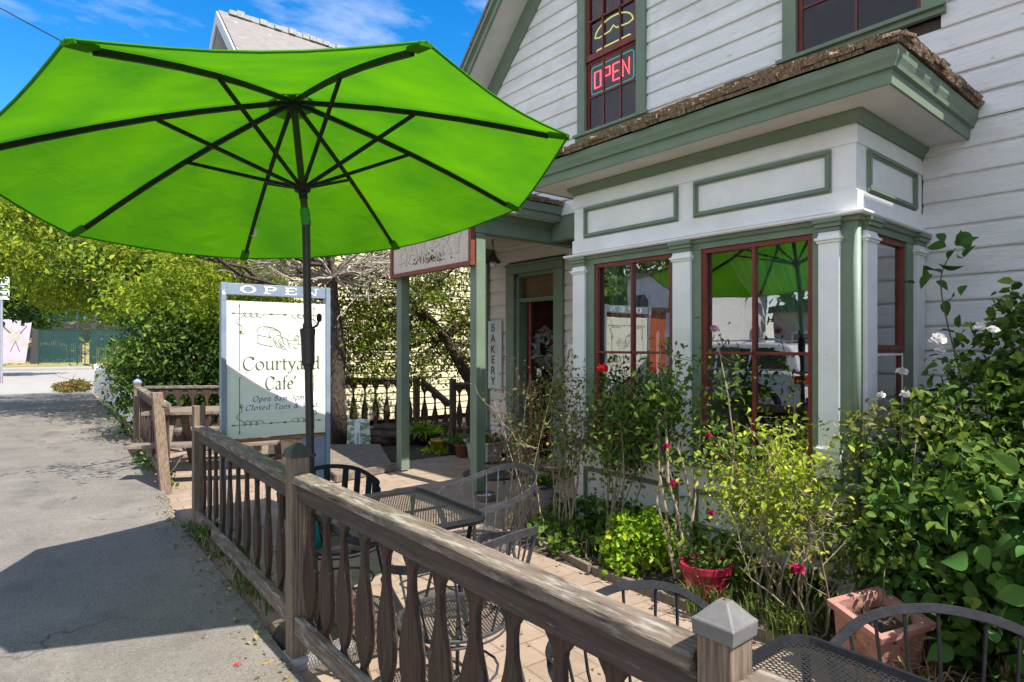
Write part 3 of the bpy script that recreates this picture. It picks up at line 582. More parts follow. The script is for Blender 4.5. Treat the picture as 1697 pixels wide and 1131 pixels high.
# upper windows
def upper_window(y0, y1, cols, drapes):
    mb = MB(); zt = 5.8
    mb.box(4.855, y0, 3.80, 4.895, y0+.11, zt); mb.box(4.855, y1-.11, 3.80, 4.895, y1, zt); mb.box(4.85, y0-.03, 3.745, 4.895, y1+.03, 3.80); mb.box(4.85, y0-.02, zt, 4.895, y1+.02, zt+.14)
    mb.box(4.82, y0-.04, 3.785, 4.85, y1+.04, 3.815)
    f = W(mb, 'window_frame', M['green'], house, bevel=.003)
    a, b = y0+.111, y1-.111
    mb = MB(); sash(mb, 'x', 4.885, a, b, 4.60, zt-.001, .04, cols, 3, .03, .016); sash(mb, 'x', 4.90, a, b, 3.801, 4.58, .034, cols, 2, .03, .016)
    mb.box(4.875, a, 4.575, 4.90, b, 4.64); W(mb, 'sash', M['red'], house, f)
    mb = MB(); mb.add([(4.91, a, 3.81), (4.91, b, 3.81), (4.91, b, 5.79), (4.91, a, 5.79)], [(3, 2, 1, 0)]); W(mb, 'pane', M['glass_up'], house, f)
    return a, b
ua, ub = upper_window(3.82, 4.74, 3, 0); upper_window(1.355, 2.44, 2, 0)
# ---------------------------------------------------------------- entrance
M['amber'] = mat('amber ripple glass', (.16, .085, .02), (.10, .05, .012), .25, 20, bump=.6, bscale=25, bstretch=(1, .5, 4))
mb = MB()
mb.box(5.30, 6.36, 0, 5.345, 6.527, 2.48); mb.box(5.30, 5.425, 0, 5.345, 5.587, 2.48); mb.box(5.30, 5.425, 2.483, 5.345, 6.527, 2.585); mb.box(5.285, 5.415, 2.588, 5.345, 6.537, 2.615)
mb.box(5.346, 6.30, 0, 5.50, 6.36, 2.48); mb.box(5.346, 5.587, 0, 5.50, 5.62, 2.48); mb.box(5.35, 5.62, 2.10, 5.50, 6.30, 2.14); mb.box(5.32, 5.59, 2.125, 5.36, 6.355, 2.145); mb.box(5.346, 5.587, 2.44, 5.5, 6.36, 2.482)
fr = W(mb, 'door_casing', M['green'], house, bevel=.003)
mb = MB(); mb.box(5.42, 5.62, 2.142, 5.43, 6.30, 2.44); W(mb, 'transom_pane', M['amber'], house, fr)
M['doordark'] = mat('dark maroon door', (.022, .006, .005), (.014, .004, .004), .8, 6, bump=.1, spec=.1)
mb = MB(); mb.box(5.47, 5.62, .06, 5.50, 6.15, 2.1)
for a, b, c, d in ((5.68, .2, 6.08, .8), (5.68, 1.0, 5.86, 1.9), (5.90, 1.0, 6.08, 1.9)): mb.box(5.462, a, b, 5.472, c, d)
door = W(mb, 'door', M['doordark'], house, bevel=.004)
mb = MB(); mb.box(5.43, 6.152, .06, 5.50, 6.20, 2.1); W(mb, 'door_stile', M['red'], house, door)
mb = MB(); mb.box(5.52, 6.2, .06, 5.54, 6.3, 2.1); W(mb, 'door_gap_shade', M['dark'], house)  # dark strip standing in for the black shade of the door gap
mb = MB(); mb.lathe([(.012, 0), (.028, .01), (.03, .03), (.01, .045)], (5.44, 6.10, 1.02), 12); W(mb, 'handle', M['iron'], house, door)
mb = MB(); mb.box(5.455, 5.98, 1.12, 5.461, 6.06, 1.22); W(mb, 'notice', M['whitestick'], house, door)
mb = MB(); mb.box(5.22, 5.5, -.04, 5.46, 6.45, .05); W(mb, 'door_step', M['plank'], house, bevel=.006)
mb = MB(); mb.box(5.29, 6.93, 0, 5.346, 7.07, 2.95); mb.box(5.30, 7.04, 0, 5.5, 7.08, 2.95); W(mb, 'corner_board', M['green'], house, bevel=.003)
# wreath
wr = thing('wreath', 'oval wreath of silvery leaves with red and yellow flowers on dark entrance door', 'wreath', (5.44, 5.86, 1.5))
rg = np.random.default_rng(3); ang = rg.random(420)*2*PI
P = np.stack([rg.normal(size=420)*.02-.02, np.cos(ang)*(.15+rg.normal(size=420)*.03), np.sin(ang)*(.21+rg.normal(size=420)*.03)], 1)
leafobj('leaves', P, .07, leafmat('silver leaf', (.10, .13, .11), (.28, .32, .30), (.30, .25, .4), .2), wr, 3, .5)
mb = MB(); mb.tube([(0, math.cos(a)*.15, math.sin(a)*.21) for a in np.linspace(0, 2*PI, 24, endpoint=False)], .022, 6, closed=True); mb.build('ring', M['twig'], wr)
for k, (a, m) in enumerate(((1.6, 'petal_r'), (4.7, 'petal_r'), (2.9, 'petal_m'), (3.4, 'leaf_hot'), (.7, 'leaf_hot'), (5.2, 'leaf_hot'))):
    flower(wr, (5.40, 5.86+math.cos(a)*.15, 1.5+math.sin(a)*.21), .035, M[m], k)
def text(name, body, size, m, parent, org, ux, uy, ext=.001, align='CENTER', bold=0, sx=1):
    c = bpy.data.curves.new(name, 'FONT'); c.body = body; c.size = size; c.extrude = ext; c.align_x = align; c.offset = bold; c.resolution_u = 3
    o = bpy.data.objects.new(name, c); COL.objects.link(o)
    me = bpy.data.meshes.new_from_object(o.evaluated_get(bpy.context.evaluated_depsgraph_get())); bpy.data.objects.remove(o)
    ux = Vector(ux); uy = Vector(uy); uz = ux.cross(uy)
    for v in me.vertices: v.co = Vector(org)+ux*(v.co.x*sx)+uy*v.co.y+uz*v.co.z
    me.materials.clear(); me.materials.append(m); me.name = name
    q = bpy.data.objects.new(name, me); COL.objects.link(q); q.parent = parent; return q
# vertical BAKERY board
vb = thing('bakery_board', 'narrow white vertical board with dark letters reading BAKERY beside entrance', 'sign', (5.33, 6.77, .92))
M['vboard'] = mat('worn white board', (.60, .62, .58), (.50, .53, .50), .6, 6, (1, 4, .6), bump=.2, blot=[((.25, .45, .48), 5, .60, .74, (1, 2, 1))])
mb = MB(); 
for k in range(4): mb.box(-.03, -.15+k*.075, 0, -.012, -.15+(k+1)*.075-.002, .95)
mb.build('board', M['vboard'], vb)
for k, ch in enumerate('BAKERY'):
    text('letter', ch, .155, M['darkink'] if k else mat('teal letter', (.08, .25, .27), (.05, .12, .13), .6, 30, bump=0), vb, (-.032, .035, .80-k*.148), (0, -1, 0), (0, 0, 1), bold=.0025)
mb = MB(); mb.box(5.325, 5.20, 1.28, 5.335, 5.36, 1.54); nt = tag(W(mb, 'notice_card', M['whitestick'], vb, None) if False else mb.build('notice_card', M['whitestick'], loc=(5.33, 5.28, 1.28)), 'white notice card with black squiggle on siding right of the entrance', 'notice')
mb = MB(); mb.tube([(-.012, .05, .10), (-.012, .05, .18), (-.012, .01, .2), (-.012, -.02, .17), (-.012, 0, .1)], .005, 5); mb.build('squiggle', M['darkink'], nt)
# ---------------------------------------------------------------- porch
porch = thing('porch', 'green timber entrance porch on square posts with shingled eave', 'porch', (3.9, 6.0, -.05))
for y in (6.85, 5.27):
    mb = MB(); mb.box(3.84, y-.06, -.04, 3.96, y+.06, 2.705); W(mb, 'post', M['green'], porch, bevel=.006)
mb = MB(); mb.box(3.83, 5.2, 2.706, 3.97, 6.93, 2.93); mb.box(3.972, 5.2, 2.708, 5.34, 5.33, 2.93); mb.box(3.972, 6.81, 2.708, 5.34, 6.93, 2.93); W(mb, 'beam', M['green'], porch, bevel=.004)
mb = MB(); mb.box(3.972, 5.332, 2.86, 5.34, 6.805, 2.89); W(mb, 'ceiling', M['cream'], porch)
PP = [(4.89, 6.93), (3.83, 6.93), (3.83, 5.2), (4.89, 5.2)]
mb = MB(); molding(mb, PP, [(0, 2.932), (.15, 2.932), (.15, 2.955), (0, 2.955)]); W(mb, 'eave_soffit', M['soffit'], porch)
mb = MB(); molding(mb, PP, [(.1505, 2.925), (.165, 2.925), (.17, 2.99), (.19, 3.0), (.20, 3.05), (.21, 3.08), (.15, 3.08)]); molding(mb, PP, [(.002, 2.86), (.02, 2.87), (.04, 2.93), (.002, 2.93)]); W(mb, 'fascia', M['green'], porch)
mb = MB(); shingles(mb, (3.60, 7.13, 3.085), (3.60, 5.0, 3.085), (1, 0, 0), 1.28, .42, 1, 1, 11); shingles(mb, (3.60, 5.0, 3.085), (4.88, 5.0, 3.085), (0, 1, 0), 1.06, .35, 1, 0, 12); shingles(mb, (4.88, 7.13, 3.085), (3.60, 7.13, 3.085), (0, -1, 0), 1.06, .35, 0, 1, 13)
W(mb, 'roof', M['shingle'], porch)
bs = thing('bakery_sign', 'weathered pale BAKERY sign with painted flowers in a brick red frame', 'sign', (3.8, 6.08, 2.36))
M['wsign'] = mat('flaking sign paint', (.78, .68, .58), (.62, .53, .45), .75, 14, (1, 3, 1.2), bump=.4, blot=[((.30, .20, .17), 26, .57, .66, (1, 2.5, 1)), ((.22, .20, .18), 45, .60, .68, (1, 3, 1))])
mb = MB(); mb.box(3.795, 5.27, 2.41, 3.815, 6.90, 2.96); W(mb, 'panel', M['wsign'], bs)
mb = MB(); mb.box(3.77, 5.22, 2.36, 3.829, 6.95, 2.409); mb.box(3.77, 5.22, 2.961, 3.829, 6.95, 3.01); mb.box(3.772, 5.22, 2.41, 3.827, 5.268, 2.96); mb.box(3.772, 6.902, 2.41, 3.827, 6.95, 2.96); W(mb, 'frame', M['signred'], bs, bevel=.003)
M['ghost'] = mat('faded lettering', (.40, .34, .29), (.52, .45, .38), .8, 30, bump=.1); M['ghost2'] = mat('faded letter fill', (.58, .50, .43), (.68, .59, .51), .8, 30, bump=.1)
text('lettering', 'BAKERY', .40, M['ghost'], bs, (-.0065, 0, .17), (0, -1, 0), (0, 0, 1), ext=.0008, bold=.014, sx=.98)
text('lettering', 'BAKERY', .40, M['ghost2'], bs, (-.0085, 0, .17), (0, -1, 0), (0, 0, 1), ext=.0008, bold=.006, sx=.98)
mb = MB(); rr = random.Random(5); cols = [mat('sign flower', c, c, .7, 5, bump=0) for c in ((.18, .02, .03), (.03, .04, .03), (.35, .30, .05), (.05, .12, .06))]
for k in range(95):
    y = rr.gauss(0, .22); z = .12+abs(rr.gauss(0, .06))*math.exp(-y*y*6); z = max(z, .07)
    mb.c = rr.choice((0, 0, 1, 1, 1, 2, 3)) if abs(y) < .3 else rr.choice((1, 3, 2)); s = rr.uniform(.008, .02); a = rr.random()*PI
    mb.prism([(-.012, y+s*math.cos(a), z+s*math.sin(a)), (-.012, y-s*.4*math.sin(a), z+s*.4*math.cos(a)), (-.012, y-s*math.cos(a), z-s*math.sin(a)), (-.012, y+s*.4*math.sin(a), z-s*.4*math.cos(a))], (.003, 0, 0))
mb.build('painted_flowers', cols, bs)
lp = thing('porch_lamp', 'small hanging lamp with flared metal shade under porch ceiling', 'lamp', (4.75, 6.10, 2.44))
mb = MB(); mb.tube([(0, 0, .42), (0, 0, .26)], .006, 6); mb.tube([(0, 0, .42), (0, .03, .38), (0, 0, .33)], .004, 5); mb.build('chain', M['black'], lp)
mb = MB(); mb.lathe([(.10, .12), (.095, .14), (.05, .19), (.035, .23), (.015, .27)], (0, 0, 0), 20, False); mb.build('lamp_shade', M['iron'], lp, smooth=True)
mb = MB(); mb.lathe([(.01, .06), (.035, .08), (.045, .11), (.03, .15)], (0, 0, 0), 16); mb.build('bulb', M['cleanwhite'], lp, smooth=True)
# ---------------------------------------------------------------- neon signs and curtains
neon = thing('neon_open_sign', 'red neon OPEN sign in a blue green border hanging in upper window', 'neon sign', (4.95, 4.32, 4.2))
M['nred'] = emis('red neon', (1, .06, .10), 1.6); M['nyel'] = emis('yellow neon', (.80, .72, .22), .45); M['ngrn'] = emis('green blue neon', (.03, .30, .27), .5)
def ns(mb, pts, r=.008): mb.tube([(0, y, z) for y, z in pts], r, 6)
mb = MB(); w0 = .105
for k, strokes in enumerate(([[(0, 0), (0, .17), (1, .17), (1, 0), (0, 0)]], [[(0, 0), (0, .17), (1, .17), (1, .085), (0, .085)]], [[(1, .17), (0, .17), (0, 0), (1, 0)], [(0, .085), (.8, .085)]], [[(0, 0), (0, .17), (1, 0), (1, .17)]])):
    x0 = .245-k*.13
    for st in strokes: ns(mb, [(x0-u*.085, .10+z) for u, z in st])
mb.build('lettering', M['nred'], neon)
mb = MB(); ns(mb, [(.29, .06), (.29, .31), (.27, .33), (-.27, .33), (-.29, .31), (-.29, .06), (-.27, .04), (.27, .04), (.29, .06)], .006); mb.build('border', M['ngrn'], neon)
mb = MB(); mb.box(.012, -.31, .02, .02, .31, .35); mb.build('backing', M['dark'], neon)
bun = thing('neon_bun_sign', 'yellow neon outline of a bun hanging above the red neon sign', 'neon sign', (4.95, 4.3, 4.64))
mb = MB(); ns(mb, [(.25, .03), (.22, .06), (-.22, .06), (-.25, .03), (-.22, 0), (.22, 0), (.25, .03)], .007)
ns(mb, [(.26*math.cos(a)*1, .20+.03*math.sin(2*a)*0+.14*math.sin(a)) for a in np.linspace(PI, 0, 12)]+[(.2, .185), (.05, .20), (0, .24), (-.04, .20), (-.2, .185), (-.26, .2)], .007); mb.build('tubing', M['nyel'], bun)
mb = MB(); mb.box(.012, -.29, -.02, .02, .29, .37); mb.build('backing', mat('dark blue acrylic', (.01, .015, .06), (.01, .015, .05), .3, 3, bump=0), bun)
def curtain(name, label, X, y0, y1, yb0, yb1, z0, z1, c, folds=9, seed=0, group='window curtains'):
    m = mat(name+' cloth', c, tuple(q*.8 for q in c), .9, 8, bump=.1); N = m.node_tree.nodes; L = m.node_tree.links; B = N['Principled BSDF']
    tr = N.new('ShaderNodeBsdfTranslucent'); tr.inputs[0].default_value = (*c, 1); mxs = N.new('ShaderNodeMixShader'); mxs.inputs[0].default_value = .4; L.new(B.outputs[0], mxs.inputs[1]); L.new(tr.outputs[0], mxs.inputs[2]); L.new(mxs.outputs[0], N['Material Output'].inputs[0])
    mb = MB(); nu, nv = folds*6, 12; vs = []
    for j in range(nv+1):
        v = j/nv; e = v**1.6; a = y0+(yb0-y0)*e; b = y1+(yb1-y1)*e
        for i in range(nu+1):
            u = i/nu; vs.append((X+.03*math.sin(u*folds*2*PI+seed)*(1-.4*v)+.008*math.sin(u*31+v*5), a+(b-a)*u, z1+(z0-z1)*v-.04*math.sin(u*PI)*v))
    mb.add(vs, [(j*(nu+1)+i, j*(nu+1)+i+1, (j+1)*(nu+1)+i+1, (j+1)*(nu+1)+i) for j in range(nv) for i in range(nu)])
    o = mb.build(name, m, smooth=True, loc=(X, (y0+y1)/2, z0)); return tag(o, label, 'curtain', group)
curtain('curtain', 'green curtain swept to the right side of the nearer bay window', 3.94, 1.70, 2.22, 1.62, 1.93, 1.62, 2.25, (.30, .62, .42), 8, 0)
curtain('curtain', 'dusky purple curtain crossing the middle of the nearer bay window', 4.0, 1.95, 2.45, 1.70, 1.98, 1.60, 2.25, (.55, .34, .40), 7, 2)
curtain('curtain', 'pale green curtain hanging in the left half of the farther bay window', 3.94, 3.14, 3.50, 3.24, 3.42, 1.62, 2.25, (.50, .68, .50), 7, 1)
curtain('curtain', 'pink curtain in the right half of the farther bay window', 3.97, 2.80, 3.14, 2.95, 3.20, 1.65, 2.25, (.72, .40, .38), 7, 3)
curtain('curtain', 'dark maroon curtain behind the lower left upstairs window', 5.05, 3.93, 4.63, 3.93, 4.63, 3.82, 5.78, (.14, .06, .09), 12, 3)
# tables inside the bay
ti = thing('cafe_table', 'round wooden cafe table just inside the bay windows', 'table', (4.35, 2.2, .34))
mb = MB(); mb.lathe([(.38, .72), (.4, .73), (.4, .75), (.39, .76)], (0, 0, 0), 28); mb.build('tabletop', M['plank'], ti); mb = MB(); mb.lathe([(.22, 0), (.2, .03), (.04, .06), (.035, .7), (.1, .72)], (0, 0, 0), 16); mb.build('pedestal', M['black'], ti)
# ---------------------------------------------------------------- green umbrella
H = Vector((1.251, 3.408, 2.864)); NV = Vector((-.0454, .149, .9878)).normalized(); UR, UD, PH = 1.471, .52, 1.503
uu = Vector((0, 1, 0)).cross(NV).normalized(); vv = NV.cross(uu)
um = thing('patio_umbrella', 'large lime green market umbrella tilted over the mesh table by the railing', 'umbrella', (1.29, 3.22, -.05))
def canopy_mat():
    m, N, L, B = nodes('lime canvas'); B.inputs['Base Color'].default_value = (.07, .30, .006, 1); B.inputs['Roughness'].default_value = .8; B.inputs['Specular IOR Level'].default_value = .15
    tc = N.new('ShaderNodeTexCoord'); n = N.new('ShaderNodeTexNoise'); n.inputs['Scale'].default_value = 2.5; n.inputs['Detail'].default_value = 5; L.new(tc.outputs['Object'], n.inputs['Vector'])
    wv = N.new('ShaderNodeTexNoise'); wv.inputs['Scale'].default_value = 260; L.new(tc.outputs['Object'], wv.inputs['Vector'])
    cr = N.new('ShaderNodeValToRGB'); cr.color_ramp.elements[0].position = .3; cr.color_ramp.elements[1].position = .7; cr.color_ramp.elements[0].color = (.055, .235, .008, 1); cr.color_ramp.elements[1].color = (.125, .375, .003, 1); L.new(n.outputs[0], cr.inputs[0])
    bp = N.new('ShaderNodeBump'); bp.inputs['Strength'].default_value = .22; bp.inputs['Distance'].default_value = .04; n5 = N.new('ShaderNodeTexNoise'); n5.inputs['Scale'].default_value = 4.5; n5.inputs['Distortion'].default_value = 1.5; L.new(tc.outputs['Object'], n5.inputs['Vector']); L.new(n5.outputs[0], bp.inputs['Height'])
    b2 = N.new('ShaderNodeBump'); b2.inputs['Strength'].default_value = .2; b2.inputs['Distance'].default_value = .003; L.new(wv.outputs[0], b2.inputs['Height']); L.new(bp.outputs[0], b2.inputs['Normal'])
    t = N.new('ShaderNodeBsdfTranslucent'); L.new(cr.outputs[0], t.inputs[0]); L.new(b2.outputs[0], t.inputs['Normal']); L.new(b2.outputs[0], B.inputs['Normal'])
    mx = N.new('ShaderNodeMixShader'); mx.inputs[0].default_value = .45; L.new(B.outputs[0], mx.inputs[1]); L.new(t.outputs[0], mx.inputs[2]); L.new(mx.outputs[0], N['Material Output'].inputs[0]); return m
M['canvas'] = canopy_mat()
def rp(k, s, lift=0):        # point on rib k at fraction s, gently bowed
    a = PH-(k-4)*PI/4; return H+(uu*math.cos(a)+vv*math.sin(a))*(UR*s)+NV*(-UD*s+.035*math.sin(PI*s)+lift)
mb = MB(); NA, NR = 12, 18
for k in range(1, 9):
    vs = []
    for j in range(NR+1):
        s = .06+.94*j/NR
        for i in range(NA+1):
            q = i/NA; a = rp(k, s, .022); b = rp(k+1, s, .022); p = a.lerp(b, q); m_ = math.sin(PI*q)
            cen = rp(k+.5, s*math.cos(PI/8), .022)
            pull = (H+NV*(.02-UD*s)-p); p = p+NV*(-.032*m_*s) + (H-NV*(UD*s)-p).normalized()*(.015*m_*s**5) + NV*(.004*math.sin(17*q+9*s*k)*m_*s)
            vs.append(p)
    mb.add(vs, [(j*(NA+1)+i, j*(NA+1)+i+1, (j+1)*(NA+1)+i+1, (j+1)*(NA+1)+i) for j in range(NR) for i in range(NA)])
can = W(mb, 'canopy', M['canvas'], um, smooth=True)
mb = MB()                    # hem
for k in range(1, 9):
    pts = []
    for i in range(9):
        q = i/8; m_ = math.sin(PI*q); p = rp(k, 1, .022).lerp(rp(k+1, 1, .022), q); p = p+NV*(-.032*m_)+(H-NV*UD-p).normalized()*(.015*m_); pts.append(p)
    mb.tube(pts, .006, 5)
W(mb, 'hem', M['canvas'], um, can)
mb = MB()                    # vent cap
for k in range(1, 9):
    vs = [rp(k, s, .055).lerp(rp(k+1, s, .055), q)+NV*(-.02*math.sin(PI*q)*s*3) for s in (0.0, .03, .06, .09) for q in (0, .25, .5, .75, 1)]
    mb.add(vs, [(j*5+i, j*5+i+1, (j+1)*5+i+1, (j+1)*5+i) for j in range(3) for i in range(4)])
W(mb, 'vent_cap', M['canvas'], um, smooth=True)
JT = H-NV*.66; FT = Vector((1.29, 3.22, -.05))
RN = H-NV*.50
for k in range(1, 9):
    mb = MB(); pts = [rp(k, .03+.90*i/6, -.004) for i in range(7)]; mb.tube(pts, .013, 4, flat=1.3, up=NV); W(mb, 'rib', M['black'], um, bevel=.001)
    mb = MB(); t0 = rp(k, .93); t1 = rp(k, 1.0); sd = (t1-t0).cross(NV).normalized(); mb.beam(t0+NV*.004, t1+NV*.012, .05, .014, NV); W(mb, 'tip_pocket', M['canvas'], um, can)
    mb = MB(); mb.tube([RN+(rp(k, .5)-RN).normalized()*.02, rp(k, .46, -.014)], .0105, 4, flat=1.2, up=NV); W(mb, 'strut', M['black'], um)
mb = MB(); mb.tube([JT, H+NV*.08], .019, 14); mb.tube([FT, JT-NV*.03], .0215, 14); W(mb, 'pole', M['pole'], um, smooth=False)
for o_ in [um.children[-1]]: o_.data.polygons.foreach_set('use_smooth', [len(p.vertices) == 4 for p in o_.data.polygons])
def ring(c, ax, prof, mt, nm, n=18):
    mb = MB(); ax = Vector(ax).normalized(); q = ax.to_track_quat('Z', 'Y')
    vs = [Vector(c)+q @ Vector((r_*math.cos(2*PI*i/n), r_*math.sin(2*PI*i/n), z)) for r_, z in prof for i in range(n)]
    mb.add(vs, [(j*n+i, j*n+(i+1) % n, (j+1)*n+(i+1) % n, (j+1)*n+i) for j in range(len(prof)-1) for i in range(n)]+[tuple(range(n))[::-1], tuple(range((len(prof)-1)*n, len(prof)*n))])
    return W(mb, nm, mt, um)
pax = (JT-FT).normalized()
ring(H-NV*.03, NV, [(.02, -.03), (.04, -.02), (.045, .015), (.03, .03)], M['black'], 'hub'); ring(RN, NV, [(.022, -.06), (.024, -.02), (.042, -.015), (.045, .012), (.03, .02)], M['black'], 'runner')
ring(JT-NV*.03, NV, [(.0235, -.02), (.0255, -.01), (.0255, .06), (.0235, .075)], mat('green tilt joint', (.03, .16, .04), (.06, .22, .07), .4, 40, bump=0), 'tilt_joint')
cz = FT+pax*((1.40+.05)/pax.z)
hsg = ring(cz, pax, [(.025, -.02), (.027, 0), (.034, .012), (.037, .15), (.041, .19), (.041, .20), (.026, .205), (.025, .23)], M['pole'], 'crank_housing')
mb = MB(); c1 = cz+pax*.19; mb.tube([c1, c1+Vector((.05, -.01, .03)), c1+Vector((.06, -.012, .06))], .006, 6); mb.lathe([(.008, 0), (.014, .01), (.014, .035), (.006, .045)], (c1.x+.06, c1.y-.012, c1.z+.05), 10); W(mb, 'crank_handle', M['black'], um, hsg)
ring(FT+Vector((0, 0, .0)), (0, 0, 1), [(.20, 0), (.21, .02), (.20, .05), (.05, .07), (.035, .30), (.026, .31)], M['pole'], 'base')
mb = MB(); bz = .92; bc = FT+pax*(bz+.05); mb.tube([bc+Vector((.027*math.cos(a), .027*math.sin(a), 0)) for a in np.linspace(0, 2*PI, 14, endpoint=False)], .006, 5, flat=2.5, up=(0, 0, 1), closed=True); mb.beam(bc-Vector((.02, .03, 0)), (1.16, 3.05, .92), .012, .025); W(mb, 'pole_clamp', M['iron'], um)
mb = MB(); q = rp(4, .80, -.02); mb.prism([q, q+Vector((.035, 0, .005)), q+Vector((.03, -.02, .06)), q+Vector((-.005, -.02, .055))], (0, .002, 0)); W(mb, 'care_label', M['whitestick'], um)
# ---------------------------------------------------------------- sidewalk cafe sign
G = {
 'C': (.62, [[(.56, .56), (.48, .67), (.33, .71), (.15, .62), (.05, .38), (.09, .15), (.24, 0), (.42, .0), (.58, .14)], [(.56, .70), (.565, .54)]]),
 'o': (.50, [[(.25, .45), (.10, .38), (.05, .22), (.11, .06), (.24, 0), (.38, .06), (.45, .22), (.39, .38), (.25, .45)]]),
 'u': (.50, [[(.02, .43), (.09, .44), (.09, .16), (.12, .03), (.22, 0), (.32, .05), (.40, .14)], [(.33, .43), (.40, .44), (.40, .06), (.47, .0)]]),
 'r': (.34, [[(.03, .42), (.10, .45), (.10, .0)], [(.10, .28), (.17, .41), (.27, .45), (.33, .40)], [(.03, 0), (.18, 0)]]),
 't': (.30, [[(.12, .60), (.12, .12), (.15, .02), (.22, 0), (.29, .05)], [(.02, .43), (.28, .44)]]),
 'y': (.44, [[(.01, .44), (.13, .44)], [(.07, .44), (.24, .06)], [(.40, .44), (.24, .06), (.15, -.14), (.05, -.20), (.0, -.16)], [(.32, .44), (.44, .44)]]),
 'a': (.44, [[(.06, .37), (.15, .45), (.27, .43), (.31, .33), (.31, .07), (.35, .0), (.43, .03)], [(.31, .27), (.15, .22), (.06, .12), (.10, .01), (.19, .0), (.31, .09)]]),
 'd': (.50, [[(.40, .74), (.40, .06), (.48, 0)], [(.33, .74), (.40, .74)], [(.40, .38), (.28, .45), (.12, .38), (.05, .20), (.10, .04), (.22, 0), (.34, .05), (.40, .14)]]),
 'f': (.30, [[(.34, .70), (.27, .74), (.17, .68), (.13, .52), (.13, 0)], [(.03, .43), (.27, .44)], [(.06, 0), (.21, 0)]]),
 'e': (.42, [[(.06, .24), (.36, .28), (.34, .38), (.24, .45), (.12, .40), (.05, .22), (.10, .06), (.22, 0), (.38, .08)]]),
 "'": (.16, [[(.10, .74), (.06, .56)]]),
 'O': (.76, [[(.38, .71), (.18, .64), (.06, .44), (.07, .22), (.19, .05), (.38, 0), (.57, .06), (.69, .24), (.69, .46), (.58, .64), (.38, .71)]]),
 'p': (.50, [[(.03, .43), (.10, .45), (.10, -.22)], [(.10, .34), (.22, .45), (.36, .42), (.44, .26), (.40, .08), (.26, 0), (.10, .06)], [(.03, -.22), (.18, -.22)]]),
 'n': (.50, [[(.03, .43), (.10, .45), (.10, 0)], [(.10, .32), (.22, .45), (.34, .43), (.38, .30), (.38, 0)], [(.03, 0), (.17, 0)], [(.31, 0), (.45, 0)]]),
 'm': (.72, [[(.03, .43), (.10, .45), (.10, 0)], [(.10, .32), (.20, .45), (.31, .43), (.35, .30), (.35, 0)], [(.35, .32), (.46, .45), (.56, .43), (.60, .30), (.60, 0)], [(.04, 0), (.16, 0)], [(.54, 0), (.68, 0)]]),
 '8': (.46, [[(.22, .37), (.08, .47), (.09, .62), (.23, .70), (.37, .62), (.36, .48), (.22, .37), (.07, .27), (.06, .10), (.22, 0), (.39, .09), (.40, .26), (.22, .37)]]),
 '3': (.44, [[(.05, .62), (.18, .70), (.34, .64), (.34, .48), (.18, .38), (.36, .30), (.40, .14), (.28, .01), (.12, 0), (.04, .07)]]),
 'l': (.22, [[(.03, .74), (.10, .74), (.10, .0)], [(.03, 0), (.18, 0)]]),
 's': (.36, [[(.31, .37), (.23, .45), (.10, .42), (.08, .31), (.27, .18), (.30, .07), (.19, 0), (.05, .06)]]),
 'T': (.60, [[(.03, .58), (.04, .69), (.57, .69), (.58, .58)], [(.30, .69), (.30, 0)], [(.21, 0), (.40, 0)]]),
 'W': (.92, [[(.02, .69), (.17, .69)], [(.09, .69), (.28, .02), (.47, .66), (.65, .02), (.84, .69)], [(.76, .69), (.92, .69)]]),
 '&': (.70, [[(.62, .38), (.50, .38), (.38, .10), (.20, 0), (.07, .10), (.12, .28), (.34, .44), (.38, .60), (.27, .70), (.17, .60), (.24, .42), (.50, .06), (.64, .02)]]),
 '-': (.36, [[(.05, .26), (.30, .27)]]), ' ': (.30, []), }
def smooth_pts(p, k=5):
    if len(p) < 3: return p
    o = []
    for i in range(len(p)-1):
        a, b, c, d = p[max(i-1, 0)], p[i], p[i+1], p[min(i+2, len(p)-1)]
        for j in range(k):
            t = j/k; o.append(tuple(.5*((2*b[x])+(-a[x]+c[x])*t+(2*a[x]-5*b[x]+4*c[x]-d[x])*t*t+(-a[x]+3*b[x]-3*c[x]+d[x])*t**3) for x in (0, 1)))
    return o+[p[-1]]
def pen(mb, pts, wd, ang=R(30), y=-.012, thin=.22, smooth=True, t=.0012):
    """ink stroke of a broad nib lying on the local XZ plane"""
    if smooth: pts = smooth_pts(pts)
    nb = (math.cos(ang), math.sin(ang)); L_, R_ = [], []
    for i, p in enumerate(pts):
        a = pts[max(i-1, 0)]; b = pts[min(i+1, len(pts)-1)]; dx, dz = b[0]-a[0], b[1]-a[1]; l = math.hypot(dx, dz) or 1; n = (-dz/l, dx/l)
        h = wd/2*math.sqrt((nb[0]*n[0]+nb[1]*n[1])**2*(1-thin**2)+thin**2); L_.append((p[0]+n[0]*h, p[1]+n[1]*h)); R_.append((p[0]-n[0]*h, p[1]-n[1]*h))
    k = len(pts); vs = [(q[0], y, q[1]) for q in L_]+[(q[0], y, q[1]) for q in R_]
    mb.add(vs, [(i, i+1, k+i+1, k+i) for i in range(k-1)])
def penstr(mb, s, x, z, size, wd, slant=0, y=-.012, space=.04, width=None):
    tot = sum(G[c][0]+space for c in s)*size; kx = (width/tot) if width else 1
    for c in s:
        wdt, st = G[c]
        for q in st: pen(mb, [(x+(u+slant*v)*size*kx, z+v*size) for u, v in q], wd, y=y, smooth=len(q) > 4 or c in 'ftur')
        x += (wdt+space)*size*kx
aS = math.atan2(5.20-5.28, 2.225-1.354); WS = .875
cs = thing('cafe_sign', 'tall cream Courtyard Cafe sign board in a blue grey frame behind railing', 'sign', (1.354, 5.28, -.05), aS)
mb = MB(); mb.box(0, -.035, 0, .038, .055, 2.07); mb.build('frame_post', M['blueframe'], cs, bevel=.003)
